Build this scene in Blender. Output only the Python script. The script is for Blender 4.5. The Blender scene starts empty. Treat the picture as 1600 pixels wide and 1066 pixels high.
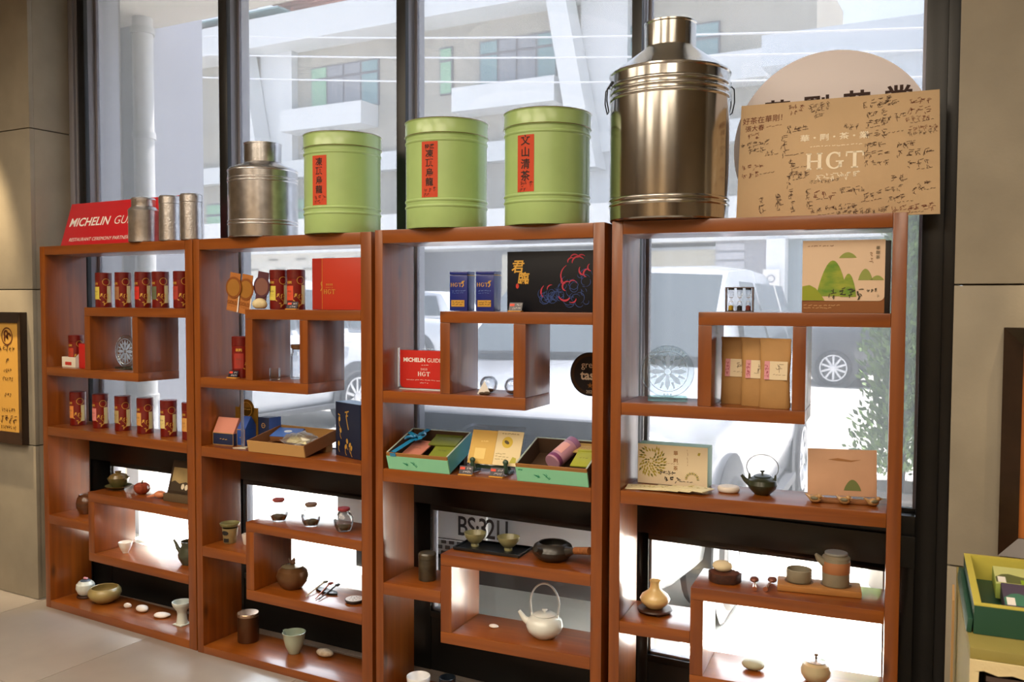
import bpy, bmesh, math, random
from mathutils import Vector, Matrix
from math import sin, cos, pi, radians
S = bpy.context.scene
COL = S.collection
random.seed(7)

# ---------------------------------------------------------------- camera, world, sun, lights, exposure
cam = bpy.data.cameras.new('camera')
cam.sensor_width = 36.0
cam.lens = 1401.6 * 36.0 / 1600.0
cam.clip_start = 0.05
cam.clip_end = 300
camo = bpy.data.objects.new('camera', cam)
COL.objects.link(camo)
yaw, pitch, roll = 0.4987996, -0.0438339, 0.0038694
fw = Vector((-sin(yaw) * cos(pitch), cos(yaw) * cos(pitch), sin(pitch)))
rt = Vector((cos(yaw), sin(yaw), 0))
up = rt.cross(fw)
r2 = cos(roll) * rt + sin(roll) * up
u2 = -sin(roll) * rt + cos(roll) * up
mw = Matrix.Identity(4)
for i in range(3):
    mw[i][0], mw[i][1], mw[i][2] = r2[i], u2[i], -fw[i]
mw[0][3], mw[1][3], mw[2][3] = 4.14184, -2.76046, 1.53773
camo.matrix_world = mw
S.camera = camo
cam.dof.use_dof = True
cam.dof.focus_distance = 3.5
cam.dof.aperture_fstop = 7.0

W = bpy.data.worlds.new('world')
S.world = W
W.use_nodes = True
bg = W.node_tree.nodes['Background']
bg.inputs['Color'].default_value = (0.80, 0.90, 1.0, 1)
bg.inputs['Strength'].default_value = 10.0

def light(name, kind, loc, target, energy, color, size=0.3, angle=None, blend=0.6):
    d = bpy.data.lights.new(name, kind)
    d.energy = energy
    d.color = color
    if kind == 'AREA':
        d.shape = 'DISK'
        d.size = size
        d.spread = radians(160)
    elif kind == 'SPOT':
        d.spot_size = angle
        d.spot_blend = blend
        d.shadow_soft_size = size
    o = bpy.data.objects.new(name, d)
    COL.objects.link(o)
    o.location = loc
    o.rotation_euler = (Vector(target) - Vector(loc)).to_track_quat('-Z', 'Y').to_euler()
    return o

sun = light('sun', 'SUN', (10, 6, 20), (0, 0, 0), 92.0, (1.0, 0.95, 0.88))
sun.data.angle = radians(1.5)
sun.rotation_euler = (-Vector((0.22, 0.45, 1.6))).to_track_quat('-Z', 'Y').to_euler()
WARM = (1.0, 0.85, 0.66)
for i, (x, y, e) in enumerate(((0.2, -1.9, 28), (1.5, -1.9, 27), (2.9, -1.9, 24), (4.3, -1.9, 17), (0.5, -3.6, 40), (2.6, -3.6, 40), (4.7, -3.6, 40), (1.5, -5.0, 36), (4.0, -5.0, 36))):  # rows behind the first are added fill, brightening reflections in the metal tins
    light('ceiling_and_fill_lamp', 'AREA', (x, y, 3.22), (x, y + 0.25, 0), e, WARM, 1.2)
SPOT = (1.0, 0.76, 0.46)
light('picture_spot', 'SPOT', (-0.52, -0.36, 3.15), (-0.50, 0.06, 1.40), 420, SPOT, 0.03, radians(27), 0.8)
light('picture_spot', 'SPOT', (4.52, -0.38, 3.15), (4.50, 0.05, 1.40), 260, SPOT, 0.03, radians(27), 0.8)

vs = S.view_settings
vs.view_transform = 'Standard'
vs.look = 'None'
vs.gamma = 1.0
vs.use_curve_mapping = False
vs.exposure = 0.0
S.render.film_transparent = False
if hasattr(S, 'cycles'):
    S.cycles.use_denoising = True
    S.cycles.max_bounces = 10
    S.cycles.transparent_max_bounces = 24
    S.cycles.caustics_reflective = False
    S.cycles.caustics_refractive = False

# ---------------------------------------------------------------- materials
def lin(h):
    h = h.lstrip('#')
    o = []
    for i in (0, 2, 4):
        c = int(h[i:i + 2], 16) / 255.0
        o.append(c / 12.92 if c <= 0.04045 else ((c + 0.055) / 1.055) ** 2.4)
    return (*o, 1.0)

MC = {}
def P(h, rough=0.5, metal=0.0, var=0.0, vscale=20.0, bump=0.0, bscale=60.0, coat=0.0, key=None, stretch=(1, 1, 1), h2=None, spec=0.5):
    k = (h, rough, metal, var, vscale, bump, bscale, coat, key, stretch, h2, spec)
    if k in MC:
        return MC[k]
    m = bpy.data.materials.new(key or ('surface_' + h.lstrip('#')))
    m.use_nodes = True
    nt = m.node_tree
    b = nt.nodes['Principled BSDF']
    b.inputs['Base Color'].default_value = lin(h)
    b.inputs['Roughness'].default_value = rough
    b.inputs['Metallic'].default_value = metal
    b.inputs['Specular IOR Level'].default_value = spec
    b.inputs['Coat Weight'].default_value = coat
    b.inputs['Coat Roughness'].default_value = 0.15
    if var or bump or h2:
        tc = nt.nodes.new('ShaderNodeTexCoord')
        mp = nt.nodes.new('ShaderNodeMapping')
        mp.inputs['Scale'].default_value = stretch
        nt.links.new(tc.outputs['Object'], mp.inputs['Vector'])
    if var or h2:
        n = nt.nodes.new('ShaderNodeTexNoise')
        n.inputs['Scale'].default_value = vscale
        n.inputs['Detail'].default_value = 5
        nt.links.new(mp.outputs[0], n.inputs['Vector'])
        r = nt.nodes.new('ShaderNodeValToRGB')
        c = lin(h)
        r.color_ramp.elements[0].position = 0.32
        r.color_ramp.elements[1].position = 0.68
        r.color_ramp.elements[0].color = lin(h2) if h2 else tuple(x * (1 - var) for x in c[:3]) + (1,)
        r.color_ramp.elements[1].color = c if h2 else tuple(min(1, x * (1 + var)) for x in c[:3]) + (1,)
        nt.links.new(n.outputs['Fac'], r.inputs['Fac'])
        nt.links.new(r.outputs['Color'], b.inputs['Base Color'])
    if bump:
        n2 = nt.nodes.new('ShaderNodeTexNoise')
        n2.inputs['Scale'].default_value = bscale
        n2.inputs['Detail'].default_value = 4
        nt.links.new(mp.outputs[0], n2.inputs['Vector'])
        bp = nt.nodes.new('ShaderNodeBump')
        bp.inputs['Strength'].default_value = bump
        bp.inputs['Distance'].default_value = 0.004
        nt.links.new(n2.outputs['Fac'], bp.inputs['Height'])
        nt.links.new(bp.outputs['Normal'], b.inputs['Normal'])
    MC[k] = m
    return m

def wood(name, c1, c2, knot, axis, rough=0.36):
    m = bpy.data.materials.new(name)
    m.use_nodes = True
    nt = m.node_tree
    N, L = nt.nodes, nt.links
    b = N['Principled BSDF']
    tc = N.new('ShaderNodeTexCoord')
    mp = N.new('ShaderNodeMapping')
    sc = [26.0, 26.0, 26.0]
    sc['xyz'.index(axis)] = 1.6
    mp.inputs['Scale'].default_value = sc
    L.new(tc.outputs['Object'], mp.inputs['Vector'])
    n = N.new('ShaderNodeTexNoise')
    n.inputs['Scale'].default_value = 1.0
    n.inputs['Detail'].default_value = 6
    n.inputs['Distortion'].default_value = 0.6
    L.new(mp.outputs[0], n.inputs['Vector'])
    r = N.new('ShaderNodeValToRGB')
    r.color_ramp.elements[0].position = 0.30
    r.color_ramp.elements[1].position = 0.70
    r.color_ramp.elements[0].color = lin(c1)
    r.color_ramp.elements[1].color = lin(c2)
    L.new(n.outputs['Fac'], r.inputs['Fac'])
    mp2 = N.new('ShaderNodeMapping')
    s2 = [7.0, 7.0, 7.0]
    s2['xyz'.index(axis)] = 3.0
    mp2.inputs['Scale'].default_value = s2
    mp2.inputs['Location'].default_value = (0.37, 0.21, 0.55)
    L.new(tc.outputs['Object'], mp2.inputs['Vector'])
    v = N.new('ShaderNodeTexVoronoi')
    v.inputs['Scale'].default_value = 1.0
    L.new(mp2.outputs[0], v.inputs['Vector'])
    r3 = N.new('ShaderNodeValToRGB')
    r3.color_ramp.elements[0].position = 0.03
    r3.color_ramp.elements[1].position = 0.13
    r3.color_ramp.elements[0].color = (0.75, 0.75, 0.75, 1)
    r3.color_ramp.elements[1].color = (0, 0, 0, 1)
    L.new(v.outputs['Distance'], r3.inputs['Fac'])
    mx = N.new('ShaderNodeMixRGB')
    mx.inputs['Color2'].default_value = lin(knot)
    L.new(r3.outputs['Color'], mx.inputs['Fac'])
    L.new(r.outputs['Color'], mx.inputs['Color1'])
    L.new(mx.outputs['Color'], b.inputs['Base Color'])
    b.inputs['Roughness'].default_value = rough
    b.inputs['Coat Weight'].default_value = 0.5
    b.inputs['Coat Roughness'].default_value = 0.16
    bp = N.new('ShaderNodeBump')
    bp.inputs['Strength'].default_value = 0.12
    bp.inputs['Distance'].default_value = 0.002
    L.new(n.outputs['Fac'], bp.inputs['Height'])
    L.new(bp.outputs['Normal'], b.inputs['Normal'])
    return m

def thin_glass(name, tint=(1, 1, 1), refl=0.10, veil=0.0, veilcol=(1, 1, 1), edge=None):
    m = bpy.data.materials.new(name)
    m.use_nodes = True
    nt = m.node_tree
    N, L = nt.nodes, nt.links
    N.remove(N['Principled BSDF'])
    out = N['Material Output']
    t = N.new('ShaderNodeBsdfTransparent')
    t.inputs['Color'].default_value = (*tint, 1)
    g = N.new('ShaderNodeBsdfGlossy')
    g.inputs['Roughness'].default_value = 0.03
    lw = N.new('ShaderNodeLayerWeight')
    lw.inputs['Blend'].default_value = 0.25 if edge else 0.12
    mul = N.new('ShaderNodeMath')
    mul.operation = 'MULTIPLY_ADD'
    mul.inputs[1].default_value = edge or 0.8
    mul.inputs[2].default_value = refl * 0.3
    mul.use_clamp = True
    L.new(lw.outputs['Fresnel'], mul.inputs[0])
    mx = N.new('ShaderNodeMixShader')
    L.new(mul.outputs[0], mx.inputs[0])
    L.new(t.outputs[0], mx.inputs[1])
    L.new(g.outputs[0], mx.inputs[2])
    last = mx
    if veil:
        tl = N.new('ShaderNodeBsdfTranslucent')
        tl.inputs['Color'].default_value = (*veilcol, 1)
        tc = N.new('ShaderNodeTexCoord')
        mp = N.new('ShaderNodeMapping')
        mp.inputs['Scale'].default_value = (90, 1, 1.2)
        L.new(tc.outputs['Object'], mp.inputs['Vector'])
        n = N.new('ShaderNodeTexNoise')
        n.inputs['Scale'].default_value = 1.0
        L.new(mp.outputs[0], n.inputs['Vector'])
        ma = N.new('ShaderNodeMath')
        ma.operation = 'MULTIPLY_ADD'
        ma.inputs[1].default_value = veil * 0.5
        ma.inputs[2].default_value = veil * 0.75
        L.new(n.outputs['Fac'], ma.inputs[0])
        m2 = N.new('ShaderNodeMixShader')
        L.new(ma.outputs[0], m2.inputs[0])
        L.new(mx.outputs[0], m2.inputs[1])
        L.new(tl.outputs[0], m2.inputs[2])
        last = m2
    L.new(last.outputs[0], out.inputs['Surface'])
    return m

M_WX = wood('shelf_wood_long', '#713609', '#8f4c10', '#341406', 'x')
M_WZ = wood('shelf_wood_upright', '#6e3409', '#8c4a10', '#341406', 'z')
M_GLASS = thin_glass('clear_glass')
M_SCREEN = thin_glass('hazy_screened_glass', tint=(0.31, 0.31, 0.325), refl=0.0, veil=0.047, veilcol=(0.93, 0.96, 1.0))
M_JAR = thin_glass('jar_glass', tint=(0.93, 0.94, 0.95), edge=0.62)
M_ACRYL = thin_glass('acrylic', tint=(0.95, 0.97, 0.98), edge=0.5, refl=0.2)
M_AWARD = thin_glass('award_glass', tint=(0.90, 0.95, 0.96), edge=0.5, refl=0.2)
M_BLACK = P('#0c0c0d', 0.35, key='black_frame')
M_BLACKP = P('#0e0d0d', 0.5, key='black_panel')
M_GREYF = P('#8b8a92', 0.4, 0.3, key='grey_aluminium')
M_STONE = P('#8e8676', 0.62, var=0.10, vscale=5, bump=0.08, bscale=120, key='stone_panel')
M_TILE = P('#98918b', 0.3, var=0.08, vscale=3.5, key='floor_tile')
M_GROUT = P('#5f564b', 0.8, key='grout')
M_PLASTER = P('#b9aa92', 0.8, key='plaster')
M_GOLD = P('#d9ab4e', 0.35, 0.4, key='gold_print')
M_INK = P('#2a1712', 0.7, key='ink')
M_STEEL = P('#bdbab4', 0.15, 1.0, var=0.05, vscale=6, key='polished_tin')
M_STEEL2 = P('#c6c5c6', 0.24, 1.0, var=0.15, vscale=30, bump=0.06, bscale=30, key='aged_tin')
M_PEWTER = P('#cdccce', 0.30, 1.0, var=0.12, vscale=40, bump=0.25, bscale=140, key='hammered_pewter')
M_WIRE = P('#161616', 0.4, 0.6, key='dark_wire')
M_WHITE = P('#f0eee8', 0.5, key='white_print')

# ---------------------------------------------------------------- mesh helpers
class G:
    def __init__(s):
        s.v, s.f = [], []
    def add(s, v, f):
        n = len(s.v)
        s.v += [tuple(p) for p in v]
        s.f += [tuple(i + n for i in q) for q in f]
        return s
    def box(s, x0, x1, y0, y1, z0, z1):
        return s.add([(x0, y0, z0), (x1, y0, z0), (x1, y1, z0), (x0, y1, z0), (x0, y0, z1), (x1, y0, z1), (x1, y1, z1), (x0, y1, z1)],
                     [(0, 3, 2, 1), (4, 5, 6, 7), (0, 1, 5, 4), (1, 2, 6, 5), (2, 3, 7, 6), (3, 0, 4, 7)])
    def lathe(s, prof, n=32, cx=0, cy=0, sx=1, sy=1):
        vs_, fs, rings = [], [], []
        for r, z in prof:
            if r < 1e-5:
                rings.append([len(vs_)])
                vs_.append((cx, cy, z))
            else:
                rings.append(list(range(len(vs_), len(vs_) + n)))
                vs_ += [(cx + r * sx * cos(2 * pi * i / n), cy + r * sy * sin(2 * pi * i / n), z) for i in range(n)]
        for a, b in zip(rings, rings[1:]):
            for i in range(n):
                j = (i + 1) % n
                if len(a) == 1 and len(b) == 1:
                    continue
                if len(a) == 1:
                    fs.append((a[0], b[j], b[i]))
                elif len(b) == 1:
                    fs.append((a[i], a[j], b[0]))
                else:
                    fs.append((a[i], a[j], b[j], b[i]))
        return s.add(vs_, fs)
    def tube(s, pts, r, n=8, cap=True):
        pts = [Vector(p) for p in pts]
        rs = r if isinstance(r, (list, tuple)) else [r] * len(pts)
        vs_, fs = [], []
        prev = None
        for i, p in enumerate(pts):
            t = (pts[min(i + 1, len(pts) - 1)] - pts[max(i - 1, 0)]).normalized()
            if prev is None:
                a = Vector((0, 0, 1)) if abs(t.z) < 0.9 else Vector((1, 0, 0))
                u = t.cross(a).normalized()
            else:
                u = (prev - t * prev.dot(t)).normalized()
            prev = u
            w = t.cross(u)
            for k in range(n):
                a = 2 * pi * k / n
                vs_.append(p + rs[i] * (cos(a) * u + sin(a) * w))
        for i in range(len(pts) - 1):
            for k in range(n):
                j = (k + 1) % n
                fs.append((i * n + k, i * n + j, (i + 1) * n + j, (i + 1) * n + k))
        if cap:
            fs.append(tuple(range(n - 1, -1, -1)))
            fs.append(tuple((len(pts) - 1) * n + k for k in range(n)))
        return s.add(vs_, fs)
    def ell(s, c, a, b, h, n=20, m=10, noise=0.0, seed=0, flat=0.0):
        rnd = random.Random(seed)
        ph = [rnd.uniform(0, 6) for _ in range(6)]
        vs_, fs = [], []
        for i in range(m + 1):
            t = -pi / 2 + pi * i / m
            for k in range(n):
                p = 2 * pi * k / n
                q = 1 + noise * (sin(2 * p + ph[0]) * cos(t + ph[1]) + 0.6 * sin(3 * p + ph[2] + 2 * t))
                z = h * sin(t)
                if flat and z < -h * (1 - flat):
                    z = -h * (1 - flat)
                vs_.append((c[0] + a * q * cos(t) * cos(p), c[1] + b * q * cos(t) * sin(p), c[2] + z))
        for i in range(m):
            for k in range(n):
                j = (k + 1) % n
                fs.append((i * n + k, i * n + j, (i + 1) * n + j, (i + 1) * n + k))
        return s.add(vs_, fs)
    def slab(s, poly, d, z0=0.0):
        """closed prism of a 2-D outline in xy, from z0 to z0+d"""
        n = len(poly)
        v = [(x, y, z0) for x, y in poly] + [(x, y, z0 + d) for x, y in poly]
        f = [tuple(range(n - 1, -1, -1)), tuple(range(n, 2 * n))]
        f += [(i, (i + 1) % n, n + (i + 1) % n, n + i) for i in range(n)]
        return s.add(v, f)
    def flat(s, poly):
        return s.add([(x, y, 0) for x, y in poly], [tuple(range(len(poly)))])
    def ring(s, r0, r1, cx=0, cy=0, n=28, a0=0, a1=2 * pi):
        v, f = [], []
        for i in range(n + 1):
            a = a0 + (a1 - a0) * i / n
            v += [(cx + r0 * cos(a), cy + r0 * sin(a), 0), (cx + r1 * cos(a), cy + r1 * sin(a), 0)]
            if i:
                f.append((2 * i - 2, 2 * i - 1, 2 * i + 1, 2 * i))
        return s.add(v, f)
    def stroke(s, pts, w):
        v, f = [], []
        for i, (x, y) in enumerate(pts):
            a, b = pts[max(i - 1, 0)], pts[min(i + 1, len(pts) - 1)]
            dx, dy = b[0] - a[0], b[1] - a[1]
            l = math.hypot(dx, dy) or 1
            ww = w[i] if isinstance(w, (list, tuple)) else w
            v += [(x - dy / l * ww / 2, y + dx / l * ww / 2, 0), (x + dy / l * ww / 2, y - dx / l * ww / 2, 0)]
            if i:
                f.append((2 * i - 1, 2 * i + 1, 2 * i, 2 * i - 2))
        return s.add(v, f)
    def sub(s, g):
        return s.add(g.v, g.f)
    def map(s, fn):
        s.v = [tuple(fn(*p)) for p in s.v]
        return s
    def mv(s, dx=0, dy=0, dz=0):
        return s.map(lambda x, y, z: (x + dx, y + dy, z + dz))
    def rz(s, a):
        c, q = cos(a), sin(a)
        return s.map(lambda x, y, z: (c * x - q * y, q * x + c * y, z))
    def rx(s, a):
        c, q = cos(a), sin(a)
        return s.map(lambda x, y, z: (x, c * y - q * z, q * y + c * z))
    def ry(s, a):
        c, q = cos(a), sin(a)
        return s.map(lambda x, y, z: (c * x + q * z, y, -q * x + c * z))
    def sc(s, a, b=None, c=None):
        b = a if b is None else b
        c = a if c is None else c
        return s.map(lambda x, y, z: (x * a, y * b, z * c))
    def front(s, y=-0.0005, x0=0, z0=0):
        """lay an xy drawing on the face that looks along -y"""
        return s.map(lambda x, y_, z: (x + x0, y - z, y_ + z0))
    def top(s, z=0.0005, x0=0, y0=0):
        return s.map(lambda x, y, q: (x + x0, y + y0, z + q))
    def side(s, x=0.0, y0=0, z0=0):
        return s.map(lambda a, b, q: (x + q, a + y0, b + z0))
    def wrap(s, r, a0=0.0, z0=0.0):
        return s.map(lambda x, y, z: ((r + z) * sin(a0 + x / r), -(r + z) * cos(a0 + x / r), z0 + y))

def patch(w, h, n=8):
    g = G()
    v, f = [], []
    for i in range(n + 1):
        x = -w / 2 + w * i / n
        v += [(x, -h / 2, 0), (x, h / 2, 0)]
        if i:
            f.append((2 * i - 2, 2 * i, 2 * i + 1, 2 * i - 1))
    return g.add(v, f)

def mesh(name, g, m, bevel=0.0, angle=35, seg=2):
    me = bpy.data.meshes.new(name)
    me.from_pydata(g.v, [], g.f)
    bm = bmesh.new()
    bm.from_mesh(me)
    bmesh.ops.remove_doubles(bm, verts=bm.verts, dist=1e-6)
    closed = all(len(e.link_faces) == 2 for e in bm.edges)
    if closed:
        bmesh.ops.recalc_face_normals(bm, faces=bm.faces)
    if bevel:
        ed = [e for e in bm.edges if len(e.link_faces) == 2 and e.calc_face_angle(0) > 0.6]
        bmesh.ops.bevel(bm, geom=ed, offset=bevel, segments=seg, profile=0.6, affect='EDGES', clamp_overlap=True)
    bm.to_mesh(me)
    bm.free()
    me.polygons.foreach_set('use_smooth', [True] * len(me.polygons))
    me.set_sharp_from_angle(angle=radians(angle))
    me.materials.append(m)
    return me

def link(name, me, parent=None, loc=None, rotz=0.0):
    o = bpy.data.objects.new(name, me)
    COL.objects.link(o)
    if parent:
        o.parent = parent
    if loc is not None:
        o.location = loc
    if rotz:
        o.rotation_euler = (0, 0, rotz)
    return o

def part(name, g, m, parent, bevel=0.0, label=None, angle=35, kind=None):
    me = g if isinstance(g, bpy.types.Mesh) else mesh(name, g, m, bevel, angle)
    o = link(name, me, parent)
    if label:
        o['label'] = label
    if kind:
        o['kind'] = kind
    return o

def tag(o, label, cat, group=None):
    o['label'] = label
    o['category'] = cat
    if group:
        o['group'] = group
    return o

def thing(name, label, cat, loc=(0, 0, 0), rotz=0.0, group=None):
    return tag(link(name, None, None, loc, rotz), label, cat, group)

def solo(name, g, m, label, cat, loc=(0, 0, 0), rotz=0.0, group=None, bevel=0.0, angle=35):
    o = link(name, mesh(name, g, m, bevel, angle), None, loc, rotz)
    return tag(o, label, cat, group)

def struct(name, g, m, parent=None, bevel=0.0):
    o = link(name, mesh(name, g, m, bevel), parent)
    if not parent:
        o['kind'] = 'structure'
    return o

_tx = {}
def text(body, size, bold=0.0, align='CENTER', sx=1.0, shear=0.0, vertical=False, gap=1.15):
    """flat lettering in the xy plane, centred on the origin"""
    if vertical:
        g = G()
        n = len(body)
        for i, ch in enumerate(body):
            if ch != ' ':
                g.sub(text(ch, size, bold, 'CENTER', sx).mv(0, size * gap * ((n - 1) / 2 - i)))
        return g
    k = (body, size, bold, align, shear)
    if k not in _tx:
        cu = bpy.data.curves.new('lettering', 'FONT')
        cu.body = body
        cu.size = size
        cu.offset = bold
        cu.shear = shear
        cu.resolution_u = 3
        o = bpy.data.objects.new('lettering', cu)
        COL.objects.link(o)
        dg = bpy.context.evaluated_depsgraph_get()
        me = bpy.data.meshes.new_from_object(o.evaluated_get(dg))
        vv = [tuple(v.co) for v in me.vertices]
        ff = [tuple(p.vertices) for p in me.polygons]
        bpy.data.objects.remove(o)
        bpy.data.curves.remove(cu)
        bpy.data.meshes.remove(me)
        xs = [v[0] for v in vv] or [0]
        ys = [v[1] for v in vv] or [0]
        cx = (min(xs) + max(xs)) / 2 if align == 'CENTER' else (min(xs) if align == 'LEFT' else max(xs))
        cy = (min(ys) + max(ys)) / 2
        _tx[k] = ([(x - cx, y - cy, 0) for x, y, z in vv], ff)
    g = G()
    vv, ff = _tx[k]
    return g.add([(x * sx, y, z) for x, y, z in vv], ff)

def serif_HGT(h):
    """the three capital letters H G T in a slab serif, cap height h, centred"""
    g = G()
    def rect(x0, x1, y0, y1):
        g.flat([(x0, y0), (x1, y0), (x1, y1), (x0, y1)])
    w, t = 0.20, 0.085
    for x in (0.0, 0.62):
        rect(x + 0.06, x + 0.06 + w, 0, 1)
        rect(x, x + 0.12 + w, 0, t)
        rect(x, x + 0.12 + w, 1 - t, 1)
    rect(0.2, 0.75, 0.46, 0.46 + t)
    n = 26
    v, f = [], []
    for i in range(n + 1):
        a = radians(48 + (330 - 48) * i / n)
        th = 0.09 + 0.12 * abs(cos(a)) ** 1.5
        v += [(1.62 + (0.47 - th) * cos(a) * 1.02, 0.5 + (0.52 - min(th, 0.11)) * sin(a), 0), (1.62 + 0.47 * cos(a) * 1.02, 0.5 + 0.52 * sin(a), 0)]
        if i:
            f.append((2 * i - 2, 2 * i, 2 * i + 1, 2 * i - 1))
    g.add(v, f)
    rect(1.86, 2.05, 0.08, 0.44)
    rect(1.70, 2.15, 0.40, 0.48)
    rect(1.86, 1.95, 0.70, 0.98)
    rect(2.66, 2.86, 0, 1)
    rect(2.56, 2.96, 0, t)
    rect(2.26, 3.26, 1 - t * 1.2, 1)
    rect(2.26, 2.34, 0.70, 1)
    rect(3.18, 3.26, 0.70, 1)
    return g.mv(-1.63, -0.5).sc(h, h, 1)

def scribble(n, s, seed, w=None, fine=True):
    """handwriting that cannot be read: a run of pen strokes, n glyphs of size s"""
    r = random.Random(seed)
    g = G()
    for i in range(n):
        x = (i - (n - 1) / 2) * s * 1.05
        for _ in range(r.randint(5, 8)):
            ax, ay = x + r.uniform(-.42, .1) * s, r.uniform(-.42, .45) * s
            if r.random() < 0.5:
                bx, by = ax + r.uniform(.3, .7) * s, ay + r.uniform(-.05, .18) * s
            else:
                bx, by = ax + r.uniform(-.25, .3) * s, ay - r.uniform(.25, .6) * s
            mx, my = (ax + bx) / 2 + r.uniform(-.06, .06) * s, (ay + by) / 2 + r.uniform(-.06, .06) * s
            g.stroke([(ax, ay), (mx, my), (bx, by)], w or s * 0.06)
    return g

def dashes(l, seed, w=0.0012):
    r = random.Random(seed)
    g = G()
    x = -l / 2
    while x < l / 2:
        d = r.uniform(.004, .012)
        g.stroke([(x, r.uniform(-.001, .001)), (x + d * .5, r.uniform(-.002, .002)), (x + d, r.uniform(-.001, .002))], w)
        x += d + r.uniform(.001, .006)
    return g

# ---------------------------------------------------------------- room shell
YF = 0.32
SH = [
 dict(o=-0.0304, p=0.0222, w=-0.0357, xl1=0.039, xa0=0.3486, xa1=0.3898, xd0=0.6998, xd1=0.7379, xg0=0.3542, xg1=0.399, xr0=1.0604, xr1=1.109, zti=1.7578, zA1=1.5027, zA0=1.4619, zC1=1.2066, zC0=1.1662, zE1=0.9127, zE0=0.8683, zF1=0.62, zF0=0.5745, zH1=0.4707, zH0=0.4266, zI1=0.3281, zI0=0.287, zJ1=0.0374),
 dict(o=1.0895, p=-0.0225, w=-0.0076, xl1=0.0356, xa0=0.3014, xa1=0.3418, xd0=0.5983, xd1=0.6408, xg0=0.2947, xg1=0.34, xr0=0.9067, xr1=0.958, zti=1.754, zA1=1.502, zA0=1.4613, zC1=1.2083, zC0=1.1648, zE1=0.9105, zE0=0.8658, zF1=0.6117, zF0=0.5719, zH1=0.474, zH0=0.43, zI1=0.3255, zI0=0.2829, zJ1=0.034),
 dict(o=2.1037, p=-0.0815, w=0.0718, xl1=0.033, xa0=0.2746, xa1=0.3149, xd0=0.5634, xd1=0.6099, xg0=0.2775, xg1=0.322, xr0=0.8516, xr1=0.8912, zti=1.7504, zA1=1.5022, zA0=1.4614, zC1=1.206, zC0=1.1621, zE1=0.9158, zE0=0.867, zF1=0.6238, zF0=0.582, zH1=0.4858, zH0=0.4401, zI1=0.339, zI0=0.2971, zJ1=0.0386),
 dict(o=3.0228, p=-0.0284, w=0.1046, xl1=0.0358, xa0=0.2841, xa1=0.3269, xd0=0.5698, xd1=0.6095, xg0=0.2698, xg1=0.3114, xr0=0.8431, xr1=0.8825, zti=1.7574, zA1=1.5074, zA0=1.4662, zC1=1.2098, zC0=1.1691, zE1=0.92, zE0=0.8767, zF1=0.6277, zF0=0.5884, zH1=0.4847, zH0=0.4439, zI1=0.3442, zI0=0.2881, zJ1=0.0386),
]
DEP = 0.225
def at(u, lx, ly, lv):
    q = SH[u]
    c, s = cos(q['w']), sin(q['w'])
    z = (1.8 if lv == 'T' else (lv if not isinstance(lv, str) else q['z' + lv + '1'])) + 0.0006
    return (q['o'] + c * lx - s * ly, q['p'] + s * lx + c * ly, z)
def ang(u, a=0.0):
    return SH[u]['w'] + a

# floor
flo = struct('floor', G().box(-3.0, 7.5, -6.0, YF + 0.1, -0.12, -0.004), M_GROUT)
TX0, TS = 0.762, 0.9
tile_me = mesh('tile', G().box(0.0012, TS - 0.0012, 0.0012, TS - 0.0012, -0.004, 0.0), M_TILE, 0.001)
for i in range(-3, 6):
    for j in range(-5, 1):
        y0 = -0.62 + TS * j
        o = link('tile', tile_me, flo, (TX0 + TS * i, y0, 0))
back_me = mesh('tile', G().box(0.0012, TS - 0.0012, 0.0012, 0.13, -0.004, 0.0), M_TILE, 0.001)
for i in range(-3, 6):
    link('tile', back_me, flo, (TX0 + TS * i, 0.28, 0))
struct('ceiling_with_overhang', G().box(-3.0, 7.5, -6.0, YF + 1.0, 3.30, 3.42), P('#d9d2c4', 0.8, key='ceiling_paint'))  # runs out past the window as an added, unseen overhang blocking the sun
struct('wall_back', G().box(-3.0, 7.5, -6.12, -6.0, 0, 3.3), P('#b59a74', 0.7, var=0.3, vscale=2.0, key='rear_wall'))
struct('wall_west', G().box(-3.12, -3.0, -6.0, 0.5, 0, 3.3), M_PLASTER)
struct('wall_east', G().box(7.5, 7.62, -6.0, 0.5, 0, 3.3), M_PLASTER)
# left and right piers of the window wall, clad in stone panels
wl = struct('wall_left', G().box(-3.0, -0.176, 0.088, 0.62, 0, 3.3), M_GROUT)
wr = struct('wall_right', G().box(4.046, 7.5, 0.066, 0.62, 0, 3.3), M_GROUT)
zj = (0.0, 0.795, 1.590, 2.4, 3.3)
for k in range(4):
    z0, z1 = zj[k] + 0.0025, zj[k + 1] - 0.0025
    for x0, x1 in ((-0.995, -0.155), (-1.84, -1.0)):
        part('stone_panel', G().box(x0, x1, 0.064, 0.088, z0, z1), M_STONE, wl, 0.0015)
    part('stone_panel', G().box(-0.176, -0.155, 0.0882, 0.30, z0, z1), M_STONE, wl, 0.0015)
    for x0, x1 in ((4.025, 4.925), (4.93, 5.83)):
        part('stone_panel', G().box(x0, x1, 0.042, 0.066, z0, z1), M_STONE, wr, 0.0015)
    part('stone_panel', G().box(4.025, 4.046, 0.0662, 0.31, z0, z1), M_STONE, wr, 0.0015)
struct('trim_1', G().box(-0.176, -0.113, 0.30, 0.56, 0, 3.3).box(-0.16, -0.12, 0.285, 0.302, 0, 3.3), M_GREYF, bevel=0.003)
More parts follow.
